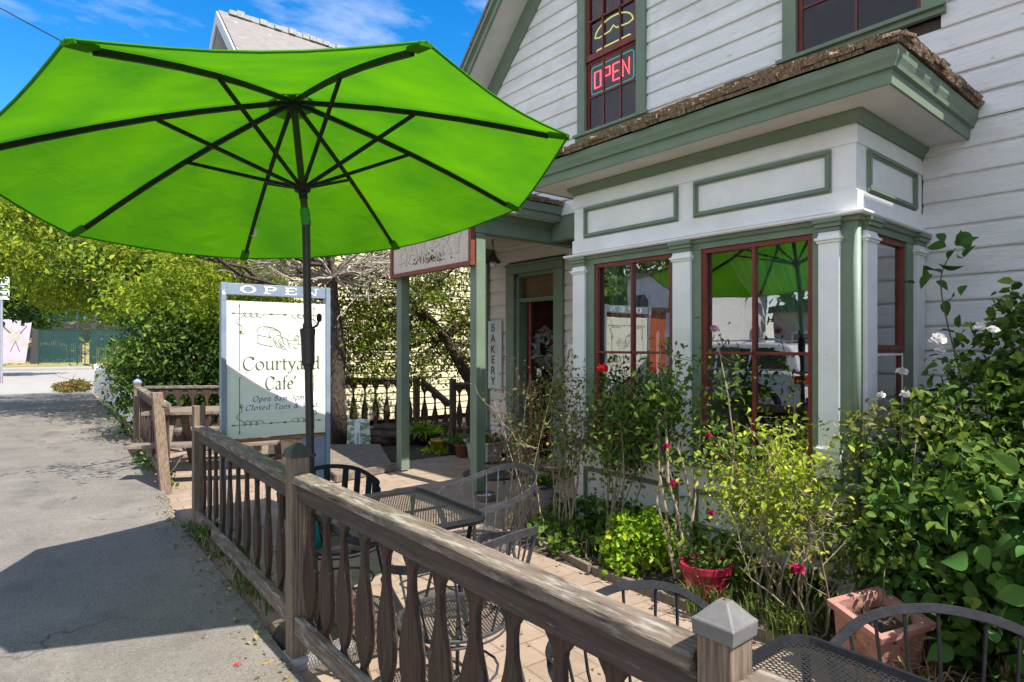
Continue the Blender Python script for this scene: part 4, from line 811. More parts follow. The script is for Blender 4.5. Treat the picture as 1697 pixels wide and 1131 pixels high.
mb = MB(); mb.box(WS-.038, -.035, 0, WS, .055, 2.07); mb.build('frame_post', M['blueframe'], cs, bevel=.003)
mb = MB(); mb.box(.039, -.022, 1.975, WS-.039, .02, 2.068); hd = mb.build('header', M['blueframe'], cs, bevel=.003)
BX, BT, BB = .040, 1.925, .81; BW = WS-.08
mb = MB(); mb.box(BX, -.020, BB, BX+BW, .012, BT); bd = mb.build('board', M['board'], cs, bevel=.002)
mb = MB(); mb.box(.64, -.012, .25, WS-.039, .02, .80); mb.build('lower_panel', M['blueframe'], cs)
mb = MB(); mb.box(.04, -.015, .775, WS-.04, .02, .80); mb.build('rail', mat('orange brown batten', (.34, .16, .06), (.25, .11, .05), .7, 9, bump=.3), cs)
mb = MB()                                                    # OPEN in spread serif capitals
def serifcap(mb, ch, x, z, h, wch, y=-.0235):
    tk = h*.26; tn = h*.13
    def bar(x0, z0, x1, z1): mb.box(x0, y, z0, x1, y+.001, z1)
    if ch == 'O':
        n = 24; vs = [(x+wch/2+math.cos(a)*wch/2*s, y, z+h/2+math.sin(a)*h/2*s2) for s, s2 in ((1, 1), (.58, .80)) for a in np.linspace(0, 2*PI, n, endpoint=False)]
        mb.add(vs, [(i, (i+1) % n, n+(i+1) % n, n+i) for i in range(n)])
    if ch in 'PE':
        bar(x+.1*wch, z, x+.1*wch+tk, z+h); bar(x, z, x+wch*(.5 if ch == 'P' else .9), z+tn)
    if ch == 'E': bar(x, z+h-tn, x+wch*.9, z+h); bar(x, z+h*.45, x+wch*.65, z+h*.45+tn); bar(x+wch*.8, z, x+wch*.9, z+h*.3); bar(x+wch*.8, z+h*.7, x+wch*.9, z+h)
    if ch == 'P':
        bar(x, z+h-tn, x+wch*.6, z+h); bar(x+.1*wch, z+h*.4, x+wch*.6, z+h*.4+tn); n = 10
        vs = [(x+wch*.55+math.cos(a)*wch*.42*s, y, z+h*.7+math.sin(a)*h*.3*s2) for s, s2 in ((1, 1), (.45, .58)) for a in np.linspace(-PI/2, PI/2, n)]; mb.add(vs, [(i, i+1, n+i+1, n+i) for i in range(n-1)])
    if ch == 'N':
        bar(x+.08*wch, z, x+.08*wch+tn, z+h); bar(x+wch*.82, z, x+wch*.82+tn, z+h); bar(x-.02, z, x+wch*.3, z+tn*.6); bar(x-.02, z+h-tn*.6, x+wch*.2, z+h); bar(x+wch*.7, z+h-tn*.6, x+wch*1.1, z+h)
        mb.add([(x+.05*wch, y, z+h), (x+.05*wch+tk, y, z+h), (x+wch*.9, y, z), (x+wch*.9-tk, y, z)], [(0, 1, 2, 3)])
for ch, x in zip('OPEN', (.14, .325, .495, .66)): serifcap(mb, ch, x, 1.992, .062, .105 if ch != 'O' else .125)
mb.build('lettering', M['whiteink'], cs, hd) if False else mb.build('lettering', M['whiteink'], hd)
X = lambda x: BX+(x-30)*.000626; Z = lambda x, y: BT-(y-60-(x-30)*.035)*.000672
def art(mb, pts, wd=.006, sm=True, thin=.45): pen(mb, [(X(x), Z(x, y)) for x, y in pts], wd, y=-.0215, smooth=sm, thin=thin)
mb = MB()
art(mb, [(398, 455), (405, 410), (440, 385), (510, 378), (600, 400), (660, 430), (695, 460), (700, 495)], .007); art(mb, [(405, 480), (580, 520)], .006); art(mb, [(408, 485), (412, 545), (400, 565), (420, 585), (580, 630), (610, 622)], .006); art(mb, [(575, 520), (572, 625)], .005)
art(mb, [(575, 520), (550, 490), (555, 450), (600, 425), (660, 430)], .006)
for a in (470, 515, 560): art(mb, [(a, 425), (a+15, 400), (a+45, 390)], .006)
for ox, oy in ((0, 0), (70, 28)): art(mb, [(620+ox, 500+oy), (600+ox, 540+oy), (630+ox, 590+oy), (640+ox, 625+oy), (670+ox, 640+oy), (720+ox, 635+oy), (745+ox, 610+oy), (725+ox, 570+oy), (715+ox, 520+oy), (670+ox, 492+oy), (620+ox, 500+oy)], .006); art(mb, [(640+ox, 510+oy), (625+ox, 545+oy), (655+ox, 600+oy), (690+ox, 628+oy)], .004)
art(mb, [(790, 550), (850, 560), (930, 560)], .004); art(mb, [(790, 520), (810, 480), (840, 475)], .006); art(mb, [(860, 640), (890, 660), (915, 668)], .007); art(mb, [(800, 590), (850, 605), (940, 610)], .004)
for cx_, cy_, r_ in ((905, 530, 36), (905, 530, 20), (955, 590, 26), (990, 560, 22)): art(mb, [(cx_+r_*math.cos(a), cy_+r_*math.sin(a)) for a in np.linspace(0, 2*PI, 9)], .005)
mb.build('bread_drawing', M['ink'], bd)
mb = MB(); 
penstr(mb, 'Courtyard', X(222), BT-.560, .150, .015, width=.63, y=-.0215, space=.035); penstr(mb, "Cafe'", X(500), BT-.725, .150, .015, y=-.0215, space=.03, width=.255)
mb.build('lettering', M['ink'], bd)
mb = MB(); y0 = -.0212; xl, xr = .097, BW-.10; zt, zb = BT-.10, BB+.11
def ln(a, b, w_=.005): pen(mb, [a, b], w_, y=y0, smooth=False, thin=1)
for xx in (xl, xr): ln((BX+xx, zt+.055), (BX+xx, BT-.565)); ln((BX+xx, BT-.62), (BX+xx, zb-.055)); ln((BX+xx, BT-.565), (BX+xx+(.012 if xx == xl else -.012), BT-.565)); ln((BX+xx, BT-.62), (BX+xx+(.012 if xx == xl else -.012), BT-.62))
for zz in (zt, zb): ln((BX+xl-.045, zz), (BX+xr+.045, zz), .0035)
def lz(cx_, cz_, a, b):
    mb.add([(cx_-a, y0-.0003, cz_), (cx_, y0-.0003, cz_-b), (cx_+a, y0-.0003, cz_), (cx_, y0-.0003, cz_+b)], [(0, 1, 2, 3)])
for zz in (zt, zb):
    for xx in (xl-.045, xr+.045): lz(BX+xx, zz, .022, .007)
    for xx in (BW/2-.055, BW/2+.055): lz(BX+xx, zz, .024, .008)
    lz(BX+BW/2, zz, .006, .006)
for xx in (xl, xr):
    lz(BX+xx, zt+.06, .006, .02); lz(BX+xx, zb-.06, .006, .02)
for sx_, x_ in ((1, xl), (-1, xr)):
    for sz_, z_ in ((-1, zt), (1, zb)):
        c = []
        for i in range(70):
            t_ = i/69; a = -PI/2+t_*6.6*PI; c.append((BX+x_+sx_*(.015+.155*t_+.017*math.cos(a)), z_+sz_*.010+sz_*-1*.018*math.sin(a)*sz_*sz_))
        pen(mb, c, .0055, y=y0-.0002, smooth=False, thin=.6)
        pen(mb, [(BX+x_+sx_*.02, z_+sz_*.03), (BX+x_-sx_*.018, z_+sz_*.055), (BX+x_-sx_*.012, z_+sz_*.085), (BX+x_+sx_*.018, z_+sz_*.105), (BX+x_+sx_*.012, z_+sz_*.135), (BX+x_-sx_*.004, z_+sz_*.15)], .006, y=y0-.0002, thin=.6)
        for q in ((.03, .14), (.035, .165), (.012, .17)): pen(mb, [(BX+x_, z_+sz_*.15), (BX+x_+sx_*q[0], z_+sz_*q[1])], .007, y=y0-.0002, smooth=False, thin=.6)
        for i in range(6): lz(BX+x_+sx_*(.03+.022*i), z_+sz_*(.034 if i % 2 else -.004), .0028, .0028)
mb.build('scroll_border', mat('sign scroll ink', (.075, .085, .05), (.09, .10, .06), .6, 10, bump=0), bd)
mb = MB(); mb.box(BX+.125, -.0225, BB+.20, BX+BW-.07, -.0206, BB+.365); stk = mb.build('hours_sticker', M['whitestick'], bd)
mb = MB(); penstr(mb, 'Open 8am-3pm', BX+.195, BB+.295, .062, .0075, .22, y=-.0236, space=.12, width=.42); penstr(mb, 'Closed Tues & Wed', BX+.14, BB+.225, .062, .0075, .22, y=-.0236, space=.10, width=.585); mb.build('lettering', M['darkink'], stk)
mb = MB()
for x_, z_ in ((.02, .02), (.5*BW, .02), (BW-.02, .02), (.02, .58), (BW-.02, .58), (BW-.02, 1.09), (.15, 1.0)): mb.lathe([(.004, 0), (.003, .002)], (0, 0, 0), 8); n_ = 16; mb.v[-n_:] = [(BX+x_+v[0], -.0205-v[2], BT-z_+v[1]) for v in mb.v[-n_:]]
mb.build('screws', M['iron'], bd)
fp = [c for c in cs.children if c.name.startswith('frame_post')][0]
text('lettering', 'WED - MON', .062, M['whiteink'], fp, (-.0015, .010, .93), (0, 0, -1), (0, -1, 0), ext=.0006, sx=1.25, bold=.0006)
text('lettering', '6', .06, M['whiteink'], fp, (.018, -.0365, 1.97), (1, 0, 0), (0, 0, 1), ext=.0006)
# ---------------------------------------------------------------- wooden railing
def fiddle(mb, c, d, zb, zt, w=.105, th=.028, seed=0, out=None):
    """flat sawn baluster: block head, narrow neck, full belly, waist, flared foot. c: centre xy, d: unit direction along the fence"""
    r = random.Random(seed); h = zt-zb; prof = [(0, .34), (.035, .40), (.075, .32), (.115, .13), (.135, .12), (.16, .22), (.21, .36), (.29, .47), (.37, .50), (.45, .47), (.54, .36), (.63, .21), (.71, .13), (.79, .115), (.84, .16), (.885, .32), (.92, .49), (.93, .50), (1, .50)]
    ww = w*r.uniform(.88, 1.06); L_ = [(-a*ww, z) for z, a in prof]; R_ = [(a*ww, z) for z, a in prof[::-1]]
    n = Vector((-d[1], d[0], 0)) if out is None else Vector(out)
    tilt = r.uniform(-.006, .006)
    pts = [Vector((c[0], c[1], 0))+Vector((d[0], d[1], 0))*(a+tilt*z)+Vector((0, 0, zb+z*h)) - n*th/2 for a, z in L_+R_]
    mb.prism(pts, n*th)
def railing(name, label, A, Bp, zt, zbot, nbal, topmat=True, posts=(), seed=0, group=None, first=.09, pw=.09, capm=None, zA=0, balw=.135, cap=True, zlow=.07, rail_over=.0):
    a = Vector((*A, 0)); b = Vector((*Bp, 0)); d = (b-a).normalized(); L = (b-a).length; n = Vector((-d.y, d.x, 0))
    t = thing(name, label, 'railing', (a.x, a.y, 0), 0, group)
    q0, q1 = a+d*pw*.55, b-d*pw*.55
    up = Vector((0, 0, 1)); z0, z1 = (zt if isinstance(zt, tuple) else (zt, zt)); y0, y1 = (zbot if isinstance(zbot, tuple) else (zbot, zbot))
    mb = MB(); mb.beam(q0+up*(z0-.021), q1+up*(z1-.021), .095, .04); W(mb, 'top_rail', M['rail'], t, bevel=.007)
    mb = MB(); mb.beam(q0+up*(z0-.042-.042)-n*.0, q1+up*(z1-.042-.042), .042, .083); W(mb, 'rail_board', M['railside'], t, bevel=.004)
    mb = MB(); mb.beam(q0+up*(y0-.045)+n*.018, q1+up*(y1-.045)+n*.018, .036, .09); W(mb, 'bottom_rail', M['rail'], t, bevel=.005)
    step = (L-2*first)/(nbal-1)
    for i in range(nbal):
        s = first+i*step; p = a+d*s - n*.022; f = s/L; mb = MB(); fiddle(mb, (p.x, p.y), (d.x, d.y), (y0+(y1-y0)*f)-.09, (z0+(z1-z0)*f)-.127+.06, balw, .024, seed*50+i); W(mb, 'baluster', M['baluster'], t, bevel=.003)
    return t
def fpost(p, z, lab, cap=None, w=.09, lean=(0, 0), zb=-.12, m='post', group='posts of the weathered railing', rz=0):
    t = thing('fence_post', lab, 'post', (p[0], p[1], 0), rz, group); h = w/2; mb = MB()
    mb.add([(-h, -h, zb), (h, -h, zb), (h, h, zb), (-h, h, zb)]+[(x+lean[0], y+lean[1], z) for x, y in ((-h, -h), (h, -h), (h, h), (-h, h))], [(3,2,1,0),(4,5,6,7),(0,1,5,4),(1,2,6,5),(2,3,7,6),(3,0,4,7)])
    mb.build('shaft', M[m], t, bevel=.005)
    if cap:
        mb = MB(); c = h+.006; k = .020
        def sq(s, zz): return [(-s, -s, zz), (s, -s, zz), (s, s, zz), (-s, s, zz)]
        vs = sq(c, z-.012)+sq(c+.002, z+k)+sq(c-.004, z+k+.004)+sq(.012, z+k+.036); mb.add(vs, [(3, 2, 1, 0)]+[(i*4+j, i*4+(j+1) % 4, (i+1)*4+(j+1) % 4, (i+1)*4+j) for i in range(3) for j in range(4)]+[(12, 13, 14, 15)])
        cp = mb.build('cap', M[cap], t, bevel=.003); mb = MB(); mb.lathe([(.004, 0), (.003, .004)], (0, 0, z+k+.035), 8); mb.build('screw', M['signred'], t, cp)if False else mb.build('screw', M['signred'], cp)
    return t
P1, P2, P0 = (1.126, 3.01), (1.112, .676), (1.312, 5.80)
railing('railing', 'nearest section of weathered railing running across the foreground', P2, P1, .885, .20, 12, seed=1, group='weathered baluster railing', first=.115, balw=.15)
railing('railing', 'middle section of weathered railing between the capped post and sign', P1, P0, (.865, .835), (.22, .115), 11, seed=2, group='weathered baluster railing', first=.12, balw=.115)
railing('railing', 'short railing end beyond the flat grey capped post at bottom right', (1.112, -1.6), P2, .87, .20, 12, seed=3, group='weathered baluster railing', first=.115)
fpost(P2, .94, 'nearest railing post with a grey pyramid cap', 'plcap', w=.078)
fpost(P1, .975, 'railing post with black pyramid cap strapped to the umbrella pole', 'dkcap')
fpost(P0, 1.0, 'square uncapped railing post in front of the cafe sign', None)
fpost((1.345, 7.33), 1.02, 'leaning uncapped railing post at the edge of the entrance gap', None, lean=(-.06, .16), w=.10)
fpost((1.55, 10.5), .98, 'small far railing post with pale pointed cap beside the bushes', 'blueframe')
railing('railing', 'far section of weathered railing beyond the leaning post', (1.36, 7.36), (1.55, 10.42), (.90, .93), (.2, .18), 14, seed=4, group='weathered baluster railing', first=.12, balw=.11)
railing('railing', 'cross railing in front of the dark bush by the picnic table', (1.6, 10.5), (3.0, 9.6), .93, .15, 8, seed=5, group='weathered baluster railing', first=.12)
mb = MB(); mb.box(1.05, 2.93, -.3, 1.40, 3.10, -.005); tag(W(mb, 'footing', M['concrete'], thing('post_footing', 'stained concrete footing under the capped railing post', 'footing', (1.2, 3.0, -.2)), bevel=.02))
# back railing and ramp
railing('railing', 'level back railing under the spreading tree behind the porch', (4.3, 10.2), (5.5, 9.25), .98, .14, 8, seed=6, group='back garden railings', first=.1, balw=.125)
fpost((5.5, 9.2), 1.02, 'dark post where the back railing turns down the ramp', None, m='fence', group='back garden posts')
fpost((5.98, 8.80), .96, 'dark post at the foot of the sloping back railing', None, m='fence', group='back garden posts')
railing('railing', 'sloping back railing running down beside the steps', (5.52, 9.2), (6.0, 8.84), (1.0, .58), (.16, -.02), 3, seed=7, group='back garden railings', first=.12, balw=.12)
railing('railing', 'short back railing right of the ramp behind the porch post', (5.98, 8.8), (6.6, 8.2), .90, .12, 5, seed=8, group='back garden railings', first=.12, balw=.115)
# white picket fence far left
pf = thing('picket_fence', 'white picket fence along the far sidewalk edge beyond the bush', 'fence', (1.9, 13, 0))
a = Vector((1.92, 13.2, 0)); b = Vector((2.4, 24, 0)); d = (b-a).normalized(); L = (b-a).length
for z in (.12, .80):
    mb = MB(); mb.beam(a+Vector((0, 0, z)), b+Vector((0, 0, z)), .05, .12 if z > .5 else .09); W(mb, 'rail', M['cleanwhite'], pf)
for i in range(60):
    p = a+d*(L*(i+.5)/60); mb = MB(); mb.box(p.x-.045, p.y-.06, .05, p.x-.027, p.y+.06, .78); W(mb, 'picket', M['cleanwhite'], pf)
for i in range(6):
    p = a+d*(L*i/5); mb = MB(); mb.box(p.x-.06, p.y-.06, 0, p.x+.06, p.y+.06, .96); W(mb, 'post', M['cleanwhite'], pf)
# ---------------------------------------------------------------- iron furniture
def chair(variant, sw=.012):
    t = thing('patio_chair', 'x', 'chair')
    mb = MB(); n = 28; rx, ry = .235, .225
    ringp = [(rx*math.cos(a), ry*math.sin(a), .42) for a in np.linspace(0, 2*PI, n, endpoint=False)]
    vs = [(0, 0, .405)]+[(x*.55, y*.55, .408) for x, y, z in ringp]+ringp
    mb.add(vs, [(0, 1+i, 1+(i+1) % n) for i in range(n)]+[(1+i, 1+n+i, 1+n+(i+1) % n, 1+(i+1) % n) for i in range(n)]); seat = mb.build('seat', M['mesh'], t)
    fm = M['iron'] if variant == 1 else M['black']
    mb = MB(); mb.tube(ringp, .011, 6, closed=True); mb.tube([(x*1.0, y*1.0, z-.028) for x, y, z in ringp], .005, 5, closed=True); mb.build('seat_rim', fm, seat)
    if variant == 1:
        hoop = [(-.20, .10, .48), (-.25, .13, .60), (-.275, .10, .67), (-.295, .0, .695), (-.30, -.12, .725), (-.265, -.23, .765), (-.17, -.305, .805), (0, -.335, .825)]
    else:
        hoop = [(-.235, -.05, .43), (-.27, -.13, .56), (-.305, -.20, .675), (-.27, -.235, .725), (-.17, -.27, .785), (0, -.29, .81)]
    hp = smooth3(hoop+[(-x, y, z) for x, y, z in hoop[-2::-1]])
    mb = MB(); mb.tube(hp, .0055, 4, flat=4.4 if variant == 1 else 3.4, up=(0, -.5, 1) if variant == 2 else (0, -.2, 1)); mb.build('back_hoop', fm, t, bevel=.001)
    ns_ = 11 if variant == 1 else 9
    for i in range(ns_):
        f = (i+.5)/ns_; lo_, hi_ = (.20, .80) if variant == 1 else (.24, .76)
        q = hp[int((lo_+(hi_-lo_)*f)*(len(hp)-1))]; a = PI+PI*f if variant == 1 else PI*1.06+PI*.88*f; s = (math.cos(a)*rx, math.sin(a)*ry, .42)
        mid = ((q[0]+s[0])/2*1.04, (q[1]+s[1])/2-.012, (q[2]+s[2])/2)
        mb = MB(); mb.tube([q, mid, s], sw if sw > .012 else .0052, 4 if sw > .012 else 5, flat=.25 if sw > .012 else None, up=(0, 1, 0) if sw > .012 else None); mb.build('spindle', fm, t)
    for sx in (-1, 1):
        for sy in (-1, 1):
            mb = MB(); mb.tube([(sx*.17, sy*.15, .415), (sx*.20, sy*.19, .22), (sx*.235, sy*.23, 0)], .0095, 6); mb.build('leg', fm, t)
    mb = MB(); mb.tube([(.195*math.cos(a), .185*math.sin(a), .2) for a in np.linspace(0, 2*PI, 18, endpoint=False)], .006, 5, closed=True); mb.build('stretcher', fm, t)
    return t
def smooth3(p, k=6):
    o = []
    for i in range(len(p)-1):
        a, b, c, d = p[max(i-1, 0)], p[i], p[i+1], p[min(i+2, len(p)-1)]
        for j in range(k):
            t = j/k; o.append(tuple(.5*((2*b[x])+(-a[x]+c[x])*t+(2*a[x]-5*b[x]+4*c[x]-d[x])*t*t+(-a[x]+3*b[x]-3*c[x]+d[x])*t**3) for x in (0, 1, 2)))
    return o+[tuple(p[-1])]
GC = 'iron patio chairs around the mesh tables'
def put(o, x, y, rz, lab, z=-.055): o.location = (x, y, z); o.rotation_euler = (0, 0, rz); tag(o, lab, group=GC); return o
c1 = chair(1); c2 = chair(2); c3 = chair(2, .026)
put(c1, 2.13, 2.90, R(80), 'grey barrel back chair standing on the sunny pavers right of the mesh table')
put(copy_tree(c1), 1.47, 2.16, R(8), 'barrel back chair seen through the railing balusters')
put(c3, 1.53, 3.42, R(172), 'black slatted chair behind the mesh table next to the umbrella pole')
put(c2, 1.42, .98, R(165), 'black arched chair whose top peeks over the foreground railing')
put(copy_tree(c2), 1.83, .40, R(128), 'black arched chair in front of the tipped terracotta planter')
def mtable(lab, x, y, rz, w, d):
    t = thing('mesh_table', lab, 'table', (x, y, -.055), rz, 'black steel mesh tables'); hw, hd, c = w/2, d/2, .07
    out = []
    for sx, sy, a0 in ((1, 1, 0), (-1, 1, PI/2), (-1, -1, PI), (1, -1, 1.5*PI)):
        out += [(sx*(hw-c)+c*math.cos(a0+k*PI/8), sy*(hd-c)+c*math.sin(a0+k*PI/8), .735) for k in range(5)]
    mb = MB(); mb.add(out, [tuple(range(len(out)))]); top = mb.build('tabletop', M['mesh'], t)
    mb = MB(); mb.tube(out, .012, 6, flat=1.6, up=(0, 0, 1), closed=True); mb.build('rim', M['black'], top)
    mb = MB(); mb.beam((-hw, 0, .722), (hw, 0, .722), .02, .01); mb.beam((0, -hd, .721), (0, hd, .721), .02, .01); mb.build('cross_brace', M['black'], t)
    for sx in (-1, 1):
        for sy in (-1, 1):
            mb = MB(); mb.tube([(sx*(hw-.06), sy*(hd-.06), .72), (sx*(hw-.10), sy*(hd-.10), .4), (sx*(hw-.05), sy*(hd-.05), 0)], .012, 7); mb.build('leg', M['black'], t)
    return t
mtable('square black mesh table beside the umbrella pole', 1.50, 2.74, R(-4), .66, .74)
mtable('black mesh table in the bottom right corner behind the capped post', 1.42, .47, R(-3), .60, .76)
# small things on the chair behind the table
bg_ = thing('teal_bucket', 'bright teal bucket seen through the railing by the umbrella pole', 'bucket', (1.38, 3.38, .38))
mb = MB(); mb.lathe([(.06, 0), (.085, .17), (.09, .175), (.08, .178), (.055, .01)], (0, 0, 0), 20, True, False); mb.build('body', mat('teal plastic', (.0, .35, .42), (.0, .30, .38), .35, 5, bump=0), bg_, smooth=True)
mb = MB(); mb.tube([(.085*math.cos(a), .0, .17+.08*math.sin(a)) for a in np.linspace(0, PI, 10)], .004, 5); mb.build('handle', M['black'], bg_)
bo = thing('steel_bowl', 'stainless steel bowl on the pavers at the porch post', 'bowl', (3.80, 5.0, -.05))
mb = MB(); mb.lathe([(.085, 0), (.098, .01), (.105, .06), (.112, .065), (.104, .068), (.09, .02), (.0, .015)], (0, 0, 0), 28, True, False); mb.build('body', mat('steel', (.6, .6, .62), (.5, .5, .52), .18, 9, bump=0, metal=1), bo, smooth=True)
at = thing('ashtray', 'dark dish with orange scraps on the chair behind the balusters', 'dish', (1.47, 3.16, .385)) if False else None
# picnic table
pt = thing('picnic_table', 'weathered wooden picnic table with a bench behind the sign', 'table', (2.15, 8.35, -.05), R(-28))
mb = MB()
for k in range(5): mb.box(-.8, -.36+k*.146, .74, .8, -.36+k*.146+.138, .78)
mb.build('tabletop', M['plank'], pt, bevel=.004)
for s in (-1, 1):
    mb = MB(); mb.box(-.8, s*.72-.13, .42, .8, s*.72-.005, .455); mb.box(-.8, s*.72+.005, .42, .8, s*.72+.13, .455); mb.build('bench', M['plank'], pt, bevel=.004)
    mb = MB(); mb.box(s*.55-.02, -.8, .33, s*.55+.02, .8, .415); mb.beam((s*.55+.045, -.2, .73), (s*.55+.045, -.62, 0), .035, .09, (1, 0, 0)); mb.beam((s*.55+.045, .2, .73), (s*.55+.045, .62, 0), .035, .09, (1, 0, 0)); mb.box(s*.55-.02, -.34, .65, s*.55+.02, .34, .735); mb.build('trestle', M['plank'], pt)
# planked ramp, logs, sack, pots
rm = thing('plank_ramp', 'low wedge of weathered diagonal planks at foot of the leaning tree', 'ramp', (3.5, 7.2, -.05))
rp0 = [Vector((2.98, 6.75, .0)), Vector((3.80, 6.95, .0)), Vector((4.15, 7.95, .10)), Vector((3.0, 8.3, .16))]
mb = MB(); n = 15
for i in range(n):
    f0, f1 = i/n, (i+.86)/n
    a, b = rp0[0].lerp(rp0[3], f0), rp0[0].lerp(rp0[3], f1); c, d_ = rp0[1].lerp(rp0[2], f1), rp0[1].lerp(rp0[2], f0)
    mb.prism([a, b, c, d_], (0, 0, .03))
W(mb, 'planks', M['plank'], rm, bevel=.003)
mb = MB(); mb.beam((2.95, 6.72, 0), (3.82, 6.92, 0), .05, .09); W(mb, 'front_board', M['plank'], rm, bevel=.004)
rr = random.Random(2)
for k in range(9):
    lg = thing('log', ('split log lying %s in the woodpile below the back railing' % ('lowest left', 'lowest middle', 'lowest right', 'second row left', 'second row middle', 'second row right', 'third row left', 'third row right', 'on top')[k]), 'log', (4.55+(k % 3)*.30+(.15 if k > 5 else 0), 8.62+(k % 3)*-.10, .05+(k//3)*.10), R(rr.uniform(-60, -20)), 'logs of the woodpile')
    mb = MB(); mb.tube([(-.28, 0, 0), (-.1, .01, .01), (.1, -.01, 0), (.28, 0, .0)], [.055, .06, .058, .05], 9); mb.build('wood', M['bark'], lg)
sk = thing('garden_sack', 'upright pale printed garden sack leaning near the log pile', 'sack', (4.02, 8.35, -.02), R(-25))
mb = MB(); 
vs = [(x*w_, y*dd, z) for z, w_, dd in ((0, .15, .06), (.05, .165, .075), (.25, .165, .08), (.42, .155, .05), (.47, .16, .008)) for x, y in ((-1, -1), (0, -1.25), (1, -1), (1, 1), (0, 1.25), (-1, 1))]
mb.add(vs, [tuple(range(6))[::-1], tuple(range(24, 30))]+[(i*6+j, i*6+(j+1) % 6, (i+1)*6+(j+1) % 6, (i+1)*6+j) for i in range(4) for j in range(6)])
mb.build('body', mat('printed sack', (.62, .64, .56), (.16, .26, .12), .5, 7, (1, 1, 2), lo=.48, hi=.53, bump=.1), sk, bevel=.01)
mb = MB(); mb.box(-.06, -.106, .03, .02, -.1, .44); stp = mb.build('label_strip', M['whitestick'], sk)
text('lettering', 'Rosebay', .062, mat('navy ink', (.03, .04, .12), None, .6, 5, bump=0), stp, (-.0, -.1075, .08), (0, 0, 1), (-1, 0, 0), ext=.0005, align='LEFT')
def pot(nm, lab, c, h, r0_, r1_, m, ribs=0, group=None, n=36, rim=.012, soil_=True, rz=0):
    t = thing(nm, lab, 'plant pot', c, rz, group); mb = MB(); vs = []; prof = [(r0_, 0), (r0_+(r1_-r0_)*.9, h*.84), (r1_+rim, h*.845), (r1_+rim*1.3, h), (r1_-.008, h), (r1_-.012, h*.82)]
    for j, (r_, z) in enumerate(prof):
        for i in range(n):
            a = 2*PI*i/n; q = r_*(1+(.035*math.cos(a*ribs) if ribs and j < 2 else 0)); vs.append((q*math.cos(a), q*math.sin(a), z))
    mb.add(vs, [(j*n+i, j*n+(i+1) % n, (j+1)*n+(i+1) % n, (j+1)*n+i) for j in range(len(prof)-1) for i in range(n)]+[tuple(range(n))[::-1]]); mb.build('pot', m, t, smooth=not ribs)
    mb = MB(); mb.lathe([(r1_-.011, 0), (r1_*.5, .012), (0.001, .02)], (0, 0, h*.80), 20); mb.build('soil', M['dirt'], t); return t
def potplant(t, leafm, n, size, h, z, spread, seed, flowers=None, aspect=.5):
    rg = np.random.default_rng(seed); P = rg.normal(size=(n, 3))*np.array([spread, spread, h*.3]); P[:, 2] = np.abs(P[:, 2])+z-.01
    leafobj('plant', P, size, leafm, t, seed, aspect, droop=-.4)
    if flowers: leafobj('flowers', P[:flowers[1]]+np.array([0, 0, h*.4]), .03, flowers[0], t, seed, .9)
t = pot('round_pot', 'crimson ribbed plastic pot of succulents on the edge of flower bed', (3.28, 2.12, -.03), .235, .105, .145, mat('crimson plastic', (.36, .012, .045), (.28, .012, .04), .4, 6, bump=.04), 12); potplant(t, M['leaf_oli'], 700, .022, .05, .20, .06, 3, None, .7)
t = pot('round_pot', 'deep purple pot with grassy plant beside the log pile', (5.05, 8.35, -.04), .24, .10, .15, mat('purple plastic', (.05, .012, .09), (.04, .01, .07), .4, 6, bump=.04)); potplant(t, M['leaf_lime'], 240, .16, .06, .23, .09, 4, None, .12)
t = pot('round_pot', 'yellow glazed pot half hidden by trailing leaves near porch', (4.95, 7.62, -.04), .20, .085, .12, mat('yellow glaze', (.42, .26, .02), (.30, .2, .03), .4, 12, bump=.04)); potplant(t, M['leaf_lime'], 120, .06, .10, .02, .13, 5)
t = pot('round_pot', 'dark grey pot between yellow and terracotta pots', (5.08, 7.42, -.04), .18, .08, .11, M['dkcap']); potplant(t, M['leaf_mid'], 160, .05, .12, .18, .07, 6)
t = pot('round_pot', 'small terracotta pot behind the nearer porch post', (5.02, 7.16, -.04), .18, .075, .10, mat('terracotta', (.34, .12, .06), (.26, .10, .05), .8, 12, bump=.1)); potplant(t, M['leaf_mid'], 160, .05, .12, .18, .06, 7)
t = pot('round_pot', 'white and blue painted pot among bare rose stems', (4.05, 4.42, -.04), .22, .09, .13, mat('blue white glaze', (.62, .63, .66), (.04, .06, .28), .25, 9, lo=.56, hi=.58, bump=0)); potplant(t, M['leaf_mid'], 200, .06, .12, .2, .06, 8)
def trough(lab, c, rz, w, d, h, m, tilt=0, wall=.016, taper=.8, lip=.02, fill=.7):
    t = thing('planter_trough', lab, 'planter', c, rz); t.rotation_euler = (tilt, 0, rz); mb = MB()
    def rc(s, z, e=0): return [(-w/2*s-e, -d/2*s-e, z), (w/2*s+e, -d/2*s-e, z), (w/2*s+e, d/2*s+e, z), (-w/2*s-e, d/2*s+e, z)]
    vs = rc(taper, 0)+rc(.98, h-.035)+rc(.98, h-.035, lip)+rc(1, h, lip)+rc(1, h, -wall+.004)+rc(.97, h-.04, -wall)+rc(taper, .02, -wall)
    mb.add(vs, [(3, 2, 1, 0)]+[(i*4+j, i*4+(j+1) % 4, (i+1)*4+(j+1) % 4, (i+1)*4+j) for i in range(6) for j in range(4)]+[(24, 25, 26, 27)]); mb.build('trough', m, t, bevel=.004)
    mb = MB(); s = taper+(1-taper)*fill; mb.add(rc(s, h*fill, -wall), [(0, 1, 2, 3)]); mb.build('soil', M['dirt'], t); return t
t = trough('tall pink terracotta planter tipped sideways among the brambles', (3.16, 1.14, -.04), R(-22), .27, .27, .34, mat('pink terracotta', (.40, .20, .16), (.30, .145, .115), .8, 7, bump=.3, blot=[((.56, .34, .27), 10, .58, .72, (1, 1, 1))]), 0, fill=.78)
